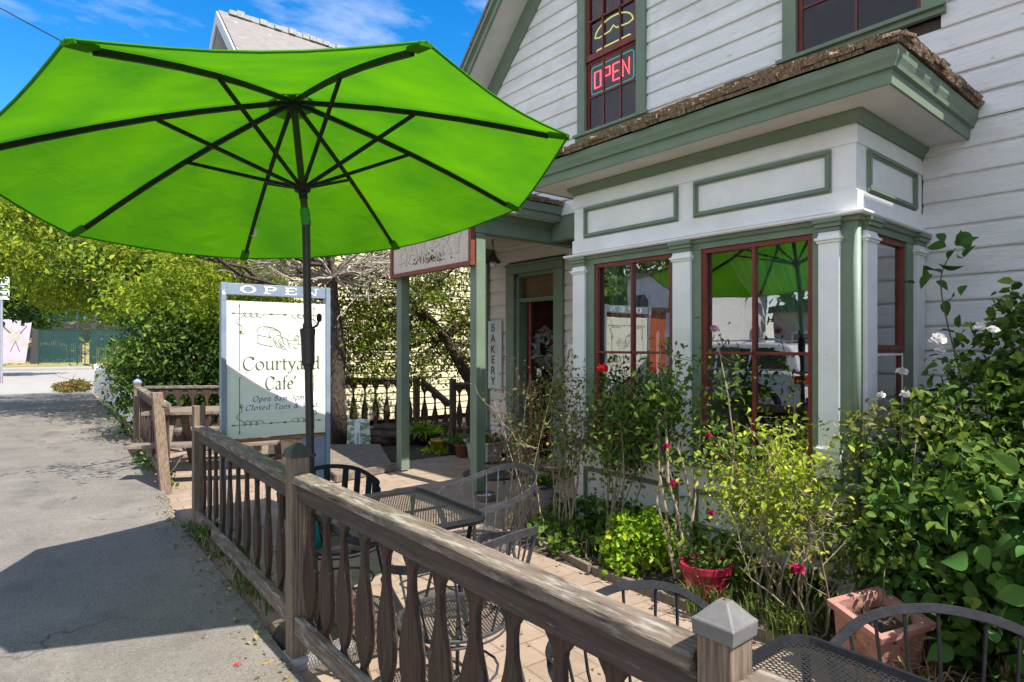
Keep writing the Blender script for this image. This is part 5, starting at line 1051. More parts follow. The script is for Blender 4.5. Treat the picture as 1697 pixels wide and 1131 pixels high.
t.rotation_euler = (R(10), R(-6), R(-24)); potplant(t, M['dry'], 110, .06, .03, .25, .055, 9, None, .2)
t = trough('grey stone trough of pink flowers under the bakery board', (5.05, 6.68, -.02), R(90), .52, .26, .26, M['concrete'], fill=.85); potplant(t, M['leaf_mid'], 420, .05, .16, .24, .10, 10, (M['petal_p'], 70))
mtd = thing('door_mat', 'round black rubber mat before the open entrance door', 'mat', (4.62, 5.95, -.045)); mb = MB(); mb.lathe([(.36, 0), (.36, .012), (.34, .016), (.01, .016)], (0, 0, 0), 30); mb.build('mat', M['dkcap'], mtd)
# ---------------------------------------------------------------- plants in the bed (rose canes etc.)
rg = np.random.default_rng(12)
def tipset(n, cx, cy, sx, sy, z0, z1, seed): 
    r = np.random.default_rng(seed); return [(cx+r.uniform(-sx, sx), cy+r.uniform(-sy, sy), r.uniform(z0, z1)) for _ in range(n)]
GR = 'rose bushes below the bay'
shrub('rose_bush', 'leggy rose with dusky dry leaves right in front of entrance door', 'rose bush', (3.42, 3.95, -.02), tipset(13, 3.45, 4.0, .22, .30, .75, 1.30, 1), M['twig'], M['leaf_red'], 420, .035, 1, .007, .05, .45, 7, .18, GR, extra=[(M['leaf_oli'], 420, .035)])
shrub('rose_bush', 'tall olive rose cane against the bay left corner', 'rose bush', (3.42, 3.45, -.02), tipset(12, 3.5, 3.5, .16, .20, .80, 1.45, 2), M['twig'], M['leaf_oli'], 1100, .036, 2, .008, .055, .5, 7, .17, GR)
shrub('rose_bush', 'dark leaved rose with one scarlet bloom before the farther bay window', 'rose bush', (3.48, 3.05, -.02), tipset(11, 3.55, 3.1, .16, .22, .75, 1.22, 3), M['twig'], M['leaf_mid'], 1500, .040, 3, .008, .06, .62, 6, .16, GR, flowers=[((3.36, 3.02, 1.34), .05, M['petal_r'])], extra=[(M['leaf_oli'], 500, .04)])
shrub('rose_bush', 'tall thorny caned rose with one pink bloom between both bay windows', 'rose bush', (3.34, 2.28, -.02), [(3.5, 2.62, 1.30), (3.5, 2.5, 1.45), (3.45, 2.42, 1.35), (3.55, 2.35, 1.2), (3.5, 2.62, 1.6), (3.55, 2.7, 1.1), (3.45, 2.15, 1.55)], M['twig'], M['leaf_mid'], 1300, .044, 4, .011, .06, .6, 6, .15, GR, flowers=[((3.45, 2.17, 1.61), .035, M['petal_p'])])
shrub('rose_bush', 'sunlit yellow green rose under the nearer bay window', 'rose bush', (3.42, 1.75, -.02), tipset(16, 3.42, 1.85, .20, .36, .60, 1.04, 5), M['twig'], M['leaf_hot'], 2500, .036, 5, .007, .06, .62, 8, .18, GR, flowers=[((3.18, 2.28, .66), .032, M['petal_m']), ((3.2, 2.05, .98), .022, M['petal_m']), ((3.12, 1.98, .55), .026, M['petal_m']), ((3.2, 2.35, .88), .028, M['petal_m'])])
shrub('rose_bush', 'tangle of bare pale twigs at the base right of bay', 'rose bush', (3.30, 1.52, -.02), tipset(12, 3.25, 1.55, .25, .30, .35, .75, 6), M['twig'], M['leaf_oli'], 350, .034, 6, .006, .05, .5, 6, .14, GR)
shrub('rose_bush', 'young rose with lime shoots beside the crimson pot', 'rose bush', (3.42, 2.05, -.02), tipset(9, 3.42, 2.15, .22, .30, .15, .42, 7), M['greenstem'], M['leaf_mid'], 260, .05, 7, .005, .06, .2, 4, .12, GR)
# big bramble and white rose thicket
def thicket(name, label, cat, base, blobs, n, size, m, seed, gap=.12, aspect=.6, canes=(), extra=(), group=None):
    rg = np.random.default_rng(seed); t = thing(name, label, cat, base, 0, group); mb = MB()
    for (c) in canes: mb.tube(smooth3(c), [.006*(1-.6*i/(len(c)*6)) for i in range((len(c)-1)*6+1)], 5)
    for b in blobs:
        for k in range(10):
            d = rg.normal(size=3); d /= np.linalg.norm(d); e = np.array(b[:3])+d*np.array(b[3:])*.95; e[2] = max(e[2], .05); a = (b[0]+rg.uniform(-.2, .2), b[1]+rg.uniform(-.2, .2), -.03); p = wander(rg, a, e, 7, .10); mb.tube(p, [.006, .0055, .005, .0045, .004, .003, .002], 4)
    W(mb, 'stems', M['greenstem'], t)
    P = cloud(rg, blobs, n, gap, .45); P = P[P[:, 2] > .0]; leafobj('foliage', P, size, m, t, seed, aspect, off=base)
    for (m2, n2, s2, bl) in extra:
        P = cloud(rg, bl, n2, gap, .8); P = P[P[:, 2] > 0]; leafobj('foliage', P, s2, m2, t, seed+3, aspect, off=base)
    return t
t = thicket('white_rose', 'large white flowering rose climbing the wall right of the bay', 'rose bush', (3.9, .9, -.02),
    [(3.75, 1.05, .85, .30, .34, .40), (4.1, .75, 1.05, .45, .5, .45), (4.2, .3, 1.15, .5, .5, .55), (3.5, 1.15, .50, .25, .28, .35), (3.8, .6, .55, .45, .5, .45)], 13500, .044, M['leaf_mid'], 31, .09,
    canes=[[(4.3, 1.0, .9), (4.45, 1.15, 1.4), (4.5, 1.25, 1.9), (4.6, 1.2, 2.12)], [(4.2, .9, 1.0), (4.3, .8, 1.35), (4.5, .95, 1.6)], [(4.3, .4, 1.2), (4.3, .35, 1.6), (4.4, .45, 1.95)]], extra=[(M['leaf_oli'], 600, .04, [(3.7, 1.2, .85, .3, .3, .35)]), (M['leaf_mid'], 3000, .06, [(4.3, .55, 1.45, .4, .45, .35)])])
for x, y, z, r_ in ((3.55, .98, 1.55, .045), (3.95, 1.27, 1.38, .035), (3.85, 1.22, 1.26, .035), (3.8, 1.32, 1.25, .03), (3.9, .9, 1.62, .035), (4.0, .68, 1.64, .03), (3.7, .80, 1.60, .028), (4.0, 1.1, 1.5, .03)): flower(t, (x-.05, y, z-.02), r_, M['petal_w'], int(x*100))
flower(t, (2.98, 1.42, .42), .04, M['petal_m'], 3)
rgx = np.random.default_rng(77); cl = []
for c in ([(4.45, 1.15, 1.4), (4.5, 1.25, 1.9), (4.6, 1.2, 2.1)], [(4.3, .8, 1.35), (4.5, .95, 1.6), (4.2, .9, 1.2)], [(4.3, .35, 1.6), (4.4, .45, 1.9), (4.3, .4, 1.4)]):
    for p in c:
        cl.append(np.array(p)+rgx.normal(size=(9, 3))*.09)
leafobj('foliage', np.concatenate(cl)-np.array([3.9, .9, -.02]), .11, M['leaf_black'], t, 5, .65)
t = thicket('bramble', 'broad leaved bramble spilling over the bed in the right foreground', 'bramble', (3.1, .6, -.02),
    [(3.55, .85, .45, .30, .35, .38), (3.3, .2, .70, .40, .40, .55), (3.1, .25, .25, .35, .35, .30)], 2800, .088, M['leaf_black'], 41, .14, .72, extra=[(M['leaf_mid'], 1400, .05, [(3.5, .8, .6, .3, .4, .4)])])
t = thicket('ivy_mound', 'rounded sunlit mound of lime ground cover at the bed edge', 'ground cover', (3.42, 2.78, -.02), [(3.42, 2.72, .10, .26, .26, .25)], 3000, .040, M['leaf_lime'], 51, .05, .75)
t = thicket('ivy_mound', 'dark ivy creeping along the foot of bay behind lime mound', 'ground cover', (3.6, 3.2, -.02), [(3.62, 2.6, .12, .15, .9, .20), (3.55, 3.5, .10, .2, .4, .16), (3.6, 1.9, .08, .16, .35, .14), (3.28, 3.4, .04, .12, .3, .10)], 2600, .055, M['leaf_mid'], 52, .06, .8)
def tufts(name, label, spots, nb, h, m, seed, lean=.5):
    rg = np.random.default_rng(seed); t = thing(name, label, 'grass', (spots[0][0], spots[0][1], 0), 0, None); mb = MB()
    for (x, y, z) in spots:
        for k in range(nb):
            a = rg.random()*2*PI; l = h*rg.uniform(.5, 1.1); e = lean*rg.uniform(.2, 1.3); b = Vector((x+rg.normal()*.03, y+rg.normal()*.03, z)); o_ = Vector((math.cos(a), math.sin(a), 0)); s = Vector((-o_.y, o_.x, 0))*.0035
            p1 = b+o_*l*e*.35+Vector((0, 0, l*.6)); p2 = b+o_*l*e+Vector((0, 0, l*(.9-.45*e)))
            mb.add([b-s, b+s, p1+s, p1-s, p2], [(0, 1, 2, 3), (3, 2, 4)])
    W(mb, 'blades', m, t); return t
tufts('grass_clump', 'spiky green and straw grass beside the terracotta planter', [(3.25+rg.uniform(-.20, .28), 1.75+rg.uniform(-.35, .35), -.01) for _ in range(26)], 22, .22, M['grassm'], 61)
tufts('grass_clump', 'dry straw stalks lying under the bramble by the mesh table', [(3.15+rg.uniform(-.3, .4), .75+rg.uniform(-.45, .4), -.02) for _ in range(24)], 12, .26, M['dry'], 62, .8)
tufts('grass_clump', 'brown dead stalks under the bare roses near the door', [(3.4+rg.uniform(-.12, .15), 3.6+rg.uniform(-.5, .4), -.02) for _ in range(18)], 14, .20, M['dry'], 63, .6)
tufts('grass_clump', 'weeds growing along the foot of the middle railing', [(1.24+rg.uniform(-.06, .06), 3.6+rg.uniform(0, 2.2), -.04) for _ in range(26)], 12, .12, M['grassm'], 64, .9)
thicket('weed_clump', 'leafy weeds at foot of railing nearest the capped post', 'weeds', (1.2, 5.0, -.03), [(1.25, 5.1, .02, .09, .6, .12), (1.42, 8.4, .02, .12, 1.0, .2)], 900, .05, M['leaf_mid'], 65, .05, .7)
# ---------------------------------------------------------------- trees and hedges
tree('garden_tree', 'leaning rough barked tree with bleached branches behind the cafe sign', 'tree', (4.1, 9.2, -.05), [(4.12, 9.2, -.05), (4.02, 9.15, .7), (4.05, 9.1, 1.5), (3.9, 9.0, 2.2), (3.85, 8.9, 2.75)], .125,
    [(3.4, 9.6, 3.5, 1.3, 1.0, .7), (1.0, 7.2, 3.1, .5, .6, .12), (4.4, 9.2, 3.9, 1.3, 1.2, .6), (3.2, 11.2, 3.3, 1.6, 1.2, .9)], 9000, .07, M['leaf_yel'], 71, 16, .22)
bw = thing('bleached_branches', 'tangle of bleached bare branches just below the umbrella edge', 'branches', (3.9, 8.8, 2.5)); mb = MB(); rg2 = np.random.default_rng(6)
for k in range(46):
    a = np.array([3.85, 8.85, 2.55]); s = rg2.choice([-1, 1], p=[.35, .65]); e = a+np.array([s*rg2.uniform(.4, 1.9)*.77+rg2.normal()*.2, -s*rg2.uniform(.3, 1.6)*.5+rg2.normal()*.3, rg2.uniform(-.15, .55)]); p = wander(rg2, a, e, 9, .12); mb.tube(p, [.03*(1-.85*i/8)*rg2.uniform(.5, 1) for i in range(9)], 5)
    for q in range(5):
        i = rg2.integers(3, 9); e2 = p[i]+rg2.normal(size=3)*np.array([.25, .25, .14]); mb.tube(wander(rg2, p[i], e2, 5, .15), .006, 4)
W(mb, 'branches', M['palebark'], bw)
tree('plum_tree', 'wide spreading olive leaved tree behind the porch posts', 'tree', (6.7, 8.9, -.05), [(6.7, 8.9, -.05), (6.45, 8.95, .9), (6.0, 9.1, 1.7), (5.5, 9.2, 2.2)], .10,
    [(5.2, 9.4, 2.5, 1.0, .8, .8), (6.3, 9.2, 2.7, .9, .8, .7), (4.5, 9.9, 1.8, .7, .7, .9), (5.6, 9.8, 1.5, 1.1, .7, .6), (6.8, 9.3, 1.5, .8, .6, .7)], 14000, .065, M['leaf_oli'], 72, 16, .20, lr=.05, extra=[(M['leaf_yel'], 4200, [(5.4, 9.3, 1.9, 1.5, .8, 1.0), (4.4, 9.6, 1.2, .5, .4, .9)])])
tree('laurel_bush', 'dense dark green bush overhanging the sidewalk beyond the railing', 'bush', (2.4, 11.9, -.05), [(2.4, 11.9, -.05), (2.4, 11.9, .6), (2.35, 11.8, 1.4)], .07,
    [(2.2, 11.9, 1.35, .75, .8, .8), (2.9, 11.6, 1.1, .8, .8, .9), (1.75, 11.6, .55, .40, .7, .55), (3.5, 11.5, 1.1, .8, .8, 1.0)], 7500, .085, M['leaf_dark'], 73, 12, .18, extra=[(M['leaf_mid'], 3500, [(2.3, 11.5, 1.2, .9, .6, 1.0)]), (M['leaf_yel'], 5200, [(2.6, 11.8, 2.35, 1.3, .9, .55), (3.6, 11.6, 2.1, .8, .8, .5)])], droop=.6)
tree('maple_tree', 'bright yellow green tree arching over the sidewalk on the left', 'tree', (3.6, 15.2, -.05), [(3.6, 15.2, -.05), (3.5, 15.1, 1.4), (3.2, 14.9, 2.6), (2.8, 14.8, 3.2)], .15,
    [(1.6, 16.2, 4.3, 1.9, 2.0, 1.4), (3.2, 14.6, 3.5, 1.5, 1.5, 1.3), (.4, 19.5, 4.8, 2.4, 2.5, 1.5), (2.4, 13.6, 3.1, 1.2, 1.1, .8), (4.5, 14.5, 3.2, 1.6, 1.4, 1.2), (2.0, 17.5, 3.2, 1.5, 1.8, .9), (-.6, 18.0, 4.4, 1.5, 1.6, 1.3), (.9, 17.5, 3.3, 1.3, 1.5, .8), (2.6, 20, 3.2, 2.0, 2, 1.0)], 36000, .105, M['leaf_yel'], 74, 26, .32, lr=.06, extra=[(M['leaf_mid'], 5000, [(3.0, 15.2, 3.2, 2.0, 1.6, 1.2)])])
tree('golden_hedge', 'yellow tinged hedge above the white picket fence', 'hedge', (2.5, 17.5, 0), [(2.5, 17.5, 0), (2.5, 17.5, .6)], .04, [(2.45, 17.3, .95, .45, 1.6, .75), (2.7, 15.2, .9, .5, 1.4, .8)], 4200, .075, M['leaf_hot'], 75, 8, .16, extra=[(M['leaf_mid'], 2200, [(2.5, 16.5, .8, .5, 2.2, .7)])])
tree('chestnut_tree', 'dark green broad tree at the far left across the street', 'tree', (-3.0, 42, 0), [(-3.0, 42, 0), (-3.0, 42, 2.2), (-2.9, 42, 4.5)], .35, [(-3.2, 41.5, 5.6, 3.6, 3.2, 2.9), (-.6, 42.5, 5.0, 3.0, 2.4, 2.2), (-5.5, 40.5, 5.4, 3, 3, 2.6), (1.0, 43, 5.2, 2.4, 2.2, 1.8)], 9500, .30, M['leaf_dark'], 76, 10, .5, lr=.12)
tree('ash_tree', 'tall mid green tree rising behind the dark green gates', 'tree', (12, 74, 0), [(12, 74, 0), (12, 74, 5), (12, 74, 8)], .4, [(12, 74, 14, 7, 5, 6), (19, 76, 13, 7, 5, 6), (5, 78, 15, 7, 5, 6), (-3, 80, 14, 7, 5, 6), (9, 80, 20, 8, 5, 5)], 13000, .75, M['leaf_mid'], 77, 10, 1.1, lr=.15)
tree('oak_tree', 'dense mid green tree filling the gap above the painted banner', 'tree', (-8, 70, 0), [(-8, 70, 0), (-8, 70, 4), (-8, 70, 7)], .4, [(-8, 70, 10, 6, 5, 6), (-2, 71, 9, 5, 4, 4.5), (-14, 72, 10, 6, 5, 6), (3.5, 69, 8.5, 3.5, 3, 2.6), (-1, 72, 5.5, 5, 3, 3.5), (2.6, 72, 6, 2.6, 2, 2.5)], 11000, .6, M['leaf_mid'], 80, 10, 1.0, lr=.15)
tree('orange_verge_plants', 'patch of orange and green verge plants at the sidewalk corner', 'plants', (2.0, 26, 0), [(2.0, 26, 0), (2.0, 26, .1)], .01, [(1.95, 26.2, .12, .5, 1.3, .22)], 1200, .10, leafmat('orange weeds', (.22, .10, .03), (.14, .20, .04), (.4, .16, .05)), 78, 3, .1)
# ---------------------------------------------------------------- neighbouring buildings and far background
nb = thing('neighbour_house', 'tall cream sided neighbouring house with a steep grey roof', 'building', (4, 15, 0))
M['creamwall'] = mat('cream clapboard', (.74, .66, .42), (.66, .58, .36), .6, 3, bump=.1)
def clap(mb, ax, c, a0, a1, z0, z1, ex, sgn=-1):
    z = z0
    while z < z1:
        e = min(z+ex, z1); 
        if ax == 'y': mb.add([(a0, c+sgn*.02, z), (a1, c+sgn*.02, z), (a1, c, e), (a0, c, e), (a0, c, z), (a1, c, z)], [(0, 1, 2, 3), (0, 4, 5, 1)])
        else: mb.add([(c+sgn*.02, a0, z), (c+sgn*.02, a1, z), (c, a1, e), (c, a0, e), (c, a0, z), (c, a1, z)], [(0, 1, 2, 3), (0, 4, 5, 1)])
        z = e
mb = MB(); clap(mb, 'y', 11.6, 4.1, 16, 0, 5.6, .14); mb.box(4.1, 11.605, 0, 16, 18.4, 5.55); W(mb, 'wall', M['creamwall'], nb)
mb = MB(); 
for i in range(7): mb.prism([(4.08, 15-3.1+i*.89, 5.56), (4.08, 15-3.1+i*.89+.86, 5.56), (4.08, 15-3.1+i*.89+.86, 8.75-abs(-3.1+i*.89+.86)*.98), (4.08, 15-3.1+i*.89, 8.75-abs(-3.1+i*.89)*.98)], (.05, 0, 0))
W(mb, 'gable_boards', mat('grey white gable paint', (.50, .52, .56), (.42, .44, .48), .6, 4), nb)
M['shroof'] = mat('sunbleached shingle roof', (.25, .225, .205), (.19, .168, .152), .9, 5, (1, 3, 3), bump=.5, bscale=9, bstretch=(1, 3, 3), blot=[((.36, .34, .32), 3.5, .58, .72, (1, 1, 1))])
for s in (-1, 1):
    mb = MB(); mb.prism([(3.8, 15, 9.15), (3.8, 15+s*3.9, 5.25), (3.8, 15+s*3.9, 5.17), (3.8, 15, 9.07)], (12.5, 0, 0)); W(mb, 'roof', M['shroof'], nb)
    mb = MB(); mb.prism([(3.75, 15, 9.1), (3.75, 15+s*3.9, 5.2), (3.75, 15+s*3.9, 4.92), (3.75, 15, 8.82)], (.04, 0, 0)); mb.prism([(3.80, 15, 8.81), (3.80, 15+s*3.9, 4.91), (3.80, 15+s*3.9, 4.87), (3.80, 15, 8.77)], (.3, 0, 0)); W(mb, 'bargeboard', mat('bluish white trim', (.55, .58, .66), (.50, .53, .60), .6, 4), nb)
mb = MB(); 
for i in range(70):
    x = 4.0+i*.17; mb.box(x, 14.88+random.uniform(-.03, .03), 9.08, x+.16, 15.12, 9.17+random.uniform(0, .05))
W(mb, 'ridge_cap', mat('pale ridge', (.42, .41, .39), (.27, .26, .24), .8, 20), nb)
mb = MB(); mb.lathe([(.14, -.6), (.14, .25), (.20, .27), (.20, .36), (.15, .38), (.15, .42), (.19, .44), (.17, .52), (.05, .54)], (8.05, 14.2, 8.75), 20); W(mb, 'vent_pipe', mat('zinc', (.45, .42, .38), (.35, .33, .30), .4, 9, metal=.7), nb, smooth=False)
wr_ = thing('overhead_wire', 'dark overhead cable crossing the upper left sky', 'cable', (-1.7, 22.9, 11.8)); mb = MB(); A_ = Vector((-1.74, 22.95, 11.85)); B_ = Vector((4.1, 11.55, 5.05)); mb.tube([A_.lerp(B_, i/16)-Vector((0, 0, .06*math.sin(PI*i/16))) for i in range(17)], .014, 6); W(mb, 'cable', M['black'], wr_)
ss = thing('street_sign', 'small white street sign with green lettering on a thin grey pole', 'sign', (.03, 33.4, 0)); mb = MB(); mb.tube([(0, 0, 0), (0, 0, 4.3)], .05, 10); mb.build('pole', mat('galvanised', (.45, .47, .5), None, .4, 9, metal=.4), ss); mb = MB(); mb.box(-.10, -.07, 3.5, .26, -.055, 4.45); pl = mb.build('plate', M['whitestick'], ss)
mb = MB(); mb.box(-.04, -.04, 0, .04, .04, .3); mb.build('pole_base', M['signred'], ss)
for k in range(4): mb = MB(); mb.box(-.06, -.075, 4.25-k*.2, .2, -.071, 4.31-k*.2); mb.build('text_bar', mat('sign green', (.03, .14, .07), None, .6, 5, bump=0), pl)
M['gategrn'] = mat('green slatted mesh', (.010, .05, .042), (.006, .034, .03), .6, 4, (9, 9, .3), bump=.3, bscale=4, bstretch=(8, 8, .2))
def gate(lab, x0, x1, y, h):
    g = thing('slatted_gate', lab, 'gate', (x0, y, .2), 0, 'green slatted gates'); mb = MB(); n = int((x1-x0)/.12)
    for i in range(n): mb.box(x0+i*.12, y, .25, x0+i*.12+.105, y+.02, h)
    W(mb, 'slats', M['gategrn'], g); mb = MB()
    for x in (x0-.05, x1+.02): mb.box(x, y-.03, .1, x+.06, y+.05, h+.1)
    mb.beam((x0, y, h), (x1, y, h), .05, .05); W(mb, 'frame', M['gategrn'], g)
gate('left green slatted gate across the far street', 2.35, 5.35, 62, 2.9); gate('right green slatted gate partly behind the hedge', 5.75, 9.0, 62, 3.0)
bn = thing('painted_banner', 'pale childrens mural banner of pink figures by the gates', 'banner', (-.5, 61.5, .2)); M['bn'] = mat('banner cloth', (.42, .38, .40), (.40, .37, .20), .7, .5, bump=.05, blot=[((.66, .42, .55), .45, .50, .58, (1, 1, 1))])
mb = MB(); mb.prism([(-4, 61.5, .3), (1.5, 61.5, .25), (1.9, 61.5, 3.5), (0, 61.5, 3.7), (-4, 61.5, 4.1)], (0, .04, 0)); W(mb, 'cloth', M['bn'], bn)
mb = MB()
for p in ([(.6, 1.2), (.9, 2.0), (1.15, 1.2)], [(.1, 3.2), (.6, 2.6)], [(1.2, 2.6), (1.6, 3.2)], [(-.6, 1.6), (-.6, 2.3), (-.1, 2.3), (-.1, 1.6), (-.6, 1.6)]): mb.tube([(x, 61.48, z) for x, z in p], .025, 4)
W(mb, 'drawn_lines', M['darkink'], bn)
mb = MB(); mb.prism([(1.8, 61.6, .2), (2.3, 61.6, .2), (2.3, 61.6, 2.9), (1.95, 61.6, 3.0)], (0, .3, 0)); tag(mb.build('barrier', M['dkcap'], loc=(2, 61.6, .2)), 'dark grey upright barrier between banner and gate', 'barrier')
for x in (6.0, 6.35): 
    q = thing('dark_post', 'tall dark post standing behind the green gates, %s one' % ('slimmer' if x < 6.1 else 'thicker'), 'post', (x-(.8 if x < 6.1 else 0), 66, 0)); mb = MB(); wq = .06 if x < 6.1 else .22; mb.box(-wq, -wq, 0, wq, wq, 5.2 if x > 6.1 else 6.5); mb.build('shaft', M['dkcap'], q); mb = MB(); mb.lathe([(wq*1.2, 0), (wq, .08), (.01, .1)], (0, 0, 5.2 if x > 6.1 else 6.5), 10); mb.build('top', M['dkcap'], q)
def hill(name, cx, cy, rx, ry, h, m, seed):
    r = np.random.default_rng(seed); mb = MB(); n, k = 40, 14; vs = []
    for j in range(k+1):
        t_ = j/k
        for i in range(n):
            a = 2*PI*i/n; vs.append((cx+rx*t_*math.cos(a), cy+ry*t_*math.sin(a), -.2+h*math.cos(t_*PI/2)**1.3*(1+.12*math.sin(3*a+seed)*t_+r.normal()*.01)))
    mb.add(vs, [(j*n+i, j*n+(i+1) % n, (j+1)*n+(i+1) % n, (j+1)*n+i) for j in range(k) for i in range(n)]); return tag(mb.build(name, m, smooth=True), kind='structure')
hill('hill', 14, 100, 46, 32, 5.6, mat('hill grass', (.20, .21, .06), (.34, .25, .13), .95, .25, bump=.4, bscale=3), 1)
tb = thing('teal_shed', 'long teal green sided shed on the slope beyond the gates', 'building', (9, 92, 4)); mb = MB(); mb.box(4, 92, 4.0, 22, 98, 8.2); W(mb, 'wall', mat('teal siding', (.10, .34, .28), (.07, .26, .22), .6, .6, (6, 1, .2)), tb); mb = MB(); mb.box(3.8, 91.8, 8.21, 22.2, 98.2, 8.5); W(mb, 'roof', M['dkcap'], tb)
mb = MB(); mb.box(10, 91.9, 5.0, 15, 91.98, 5.15); W(mb, 'rail', M['dkcap'], tb)
# ---------------------------------------------------------------- right-hand wing of the house and an added shade shrub, out of frame
wing = thing('side_wing', 'white two storey wing projecting beside the garden wall', 'building', (7, -3, 0)); mb = MB(); mb.box(4.05, -6, -.1, 12, -.42, 5.25); clap(mb, 'x', 4.045, -6, -.42, 0, 5.25, .167); W(mb, 'wall', M['siding'], wing); mb = MB(); mb.box(4.02, -6.1, 5.26, 12.1, -.40, 5.40); W(mb, 'roof', M['shingle'], wing)
tree('shade_bush', 'unseen bush added beside the white wing to shade the bed', 'bush', (3.55, -1.6, 0), [(3.55, -1.6, 0), (3.5, -1.6, .8), (3.5, -1.5, 1.5)], .06, [(3.6, -1.4, 2.0, .7, .8, 1.1), (3.4, -2.3, 2.2, .8, .8, 1.2), (3.75, -.6, 1.2, .35, .4, .8)], 4500, .09, M['leaf_mid'], 79, 8, .2)  # unseen shrub, put in to keep the near end of the bed shaded
# ---------------------------------------------------------------- across the street (seen mirrored in the bay windows)
M['carwhite'] = mat('white car paint', (.62, .62, .61), (.58, .58, .57), .2, 3, bump=0, spec=.6); M['carglass'] = mat('tinted car glass', (.015, .018, .02), (.02, .022, .025), .05, 3, bump=0, spec=.8); M['tyre'] = mat('tyre rubber', (.02, .02, .02), (.03, .03, .03), .8, 20, bump=.2); M['clad'] = mat('dark cladding', (.04, .04, .045), (.05, .05, .055), .6, 9, bump=0); M['chrome'] = mat('chrome', (.75, .75, .76), (.7, .7, .72), .12, 9, bump=0, metal=1)
def suv(lab, x, y, rz, paint):
    t = thing('parked_car', lab, 'car', (x, y, -.10), rz, 'cars parked along the street'); hw = .92
    def sidepoly(s): return [(-2.30, .42), (-2.28, .75), (-2.20, 1.02), (-1.95, 1.10), (1.05, 1.06), (1.95, .95), (2.28, .82), (2.34, .55), (2.30, .32), (1.82, .30), (1.78, .52), (1.62, .70), (1.40, .76), (1.18, .70), (1.02, .52), (.98, .28), (-.95, .28), (-.99, .52), (-1.15, .70), (-1.37, .76), (-1.60, .70), (-1.75, .52), (-1.79, .32), (-2.20, .32)]
    mb = MB(); p = sidepoly(1); mb.prism([(a, -hw, z) for a, z in p], (0, 2*hw, 0)); mb.build('body', paint, t, bevel=.06)
    cabb = [(-2.16, 1.09), (-2.02, 1.45), (-1.80, 1.67), (-1.2, 1.72), (.1, 1.71), (.55, 1.62), (1.25, 1.07)]; mb = MB(); vs = []
    for s in (-1, 1): vs += [(a, s*(hw-.04-(z-1.07)*.25), z) for a, z in cabb]
    n = len(cabb); mb.add(vs, [tuple(range(n)), tuple(range(n, 2*n))[::-1]]+[(i, n+i, n+(i+1) % n, (i+1) % n) for i in range(n)]); cb = mb.build('cabin', paint, t, bevel=.04)
    for s in (-1, 1):
        for w_ in ([(-1.88, 1.14), (-1.78, 1.50), (-1.35, 1.60), (-1.05, 1.60), (-1.05, 1.14)], [(-.98, 1.14), (-.98, 1.60), (-.15, 1.60), (-.15, 1.14)], [(-.08, 1.14), (-.08, 1.60), (.42, 1.56), (.95, 1.14)]):
            mb = MB(); mb.prism([(a, s*(hw-.035-(z-1.07)*.25), z) for a, z in w_], (0, s*.012, 0)); mb.build('side_window', M['carglass'], cb)
        for a in (-1.37, 1.40):
            mb = MB(); prof = [(.26, -.11), (.35, -.10), (.36, 0), (.35, .10), (.26, .11)]; n_ = 24; vs = [(a+r_*math.cos(2*PI*i/n_), s*(hw-.12)+dy, .36+r_*math.sin(2*PI*i/n_)) for r_, dy in prof for i in range(n_)]; mb.add(vs, [(j*n_+i, j*n_+(i+1) % n_, (j+1)*n_+(i+1) % n_, (j+1)*n_+i) for j in range(4) for i in range(n_)]); wh = mb.build('wheel', M['tyre'], t, smooth=True)
            mb = MB()
            for k in range(5): q = 2*PI*k/5; mb.beam((a, s*(hw-.02), .36), (a+.25*math.cos(q), s*(hw-.03), .36+.25*math.sin(q)), .03, .07, (0, 1, 0))
            vs = [(a+.26*math.cos(2*PI*i/20), s*(hw-.06), .36+.26*math.sin(2*PI*i/20)) for i in range(20)]; mb.add(vs, [tuple(range(20))]); mb.build('rim', M['chrome'], wh)
            mb = MB(); arc = [(a+r_*math.cos(q), z0+r_*math.sin(q)) for r_, z0 in ((.47, .34),) for q in np.linspace(-.05, PI+.05, 13)]+[(a+.39*math.cos(q), .35+.39*math.sin(q)) for q in np.linspace(PI+.05, -.05, 13)]; mb.prism([(u, s*(hw-.01), z) for u, z in arc], (0, s*.025, 0)); mb.build('arch_trim', M['clad'], t)
        mb = MB(); mb.box(-.95, s*(hw-.005), .28, .98, s*(hw+.02), .45); mb.build('sill_trim', M['clad'], t)
        mb = MB(); mb.tube([(-1.7, s*.66, 1.72), (-1.5, s*.67, 1.79), (.1, s*.67, 1.78), (.3, s*.66, 1.70)], .018, 6); mb.build('roof_rail', M['chrome'], t)
        mb = MB(); mb.box(-2.31, s*.60, .85, -2.08, s*(hw+.005), 1.03); mb.build('taillight', mat('tail red', (.45, .01, .01), None, .2, 4, bump=0), t, bevel=.01)
        mb = MB(); mb.box(2.1, s*.60, .72, 2.33, s*(hw+.003), .84); mb.build('headlight', M['chrome'], t, bevel=.01)
        mb = MB(); mb.box(.72, s*(hw), 1.06, .88, s*(hw+.17), 1.2); mb.build('mirror', paint, t, bevel=.02)
    mb = MB(); mb.prism([(.60, -.70, 1.60), (.60, .70, 1.60), (1.22, .80, 1.10), (1.22, -.80, 1.10)], (.02, 0, .02)); mb.build('windscreen', M['carglass'], cb)
    mb = MB(); mb.prism([(-2.05, -.68, 1.45), (-2.05, .68, 1.45), (-2.17, .76, 1.12), (-2.17, -.76, 1.12)], (-.02, 0, .01)); mb.build('rear_window', M['carglass'], cb)
    mb = MB(); mb.box(-2.36, -.86, .32, -2.26, .86, .58); mb.box(2.28, -.86, .30, 2.40, .86, .55); mb.build('bumper', M['clad'], t, bevel=.02)
    return t
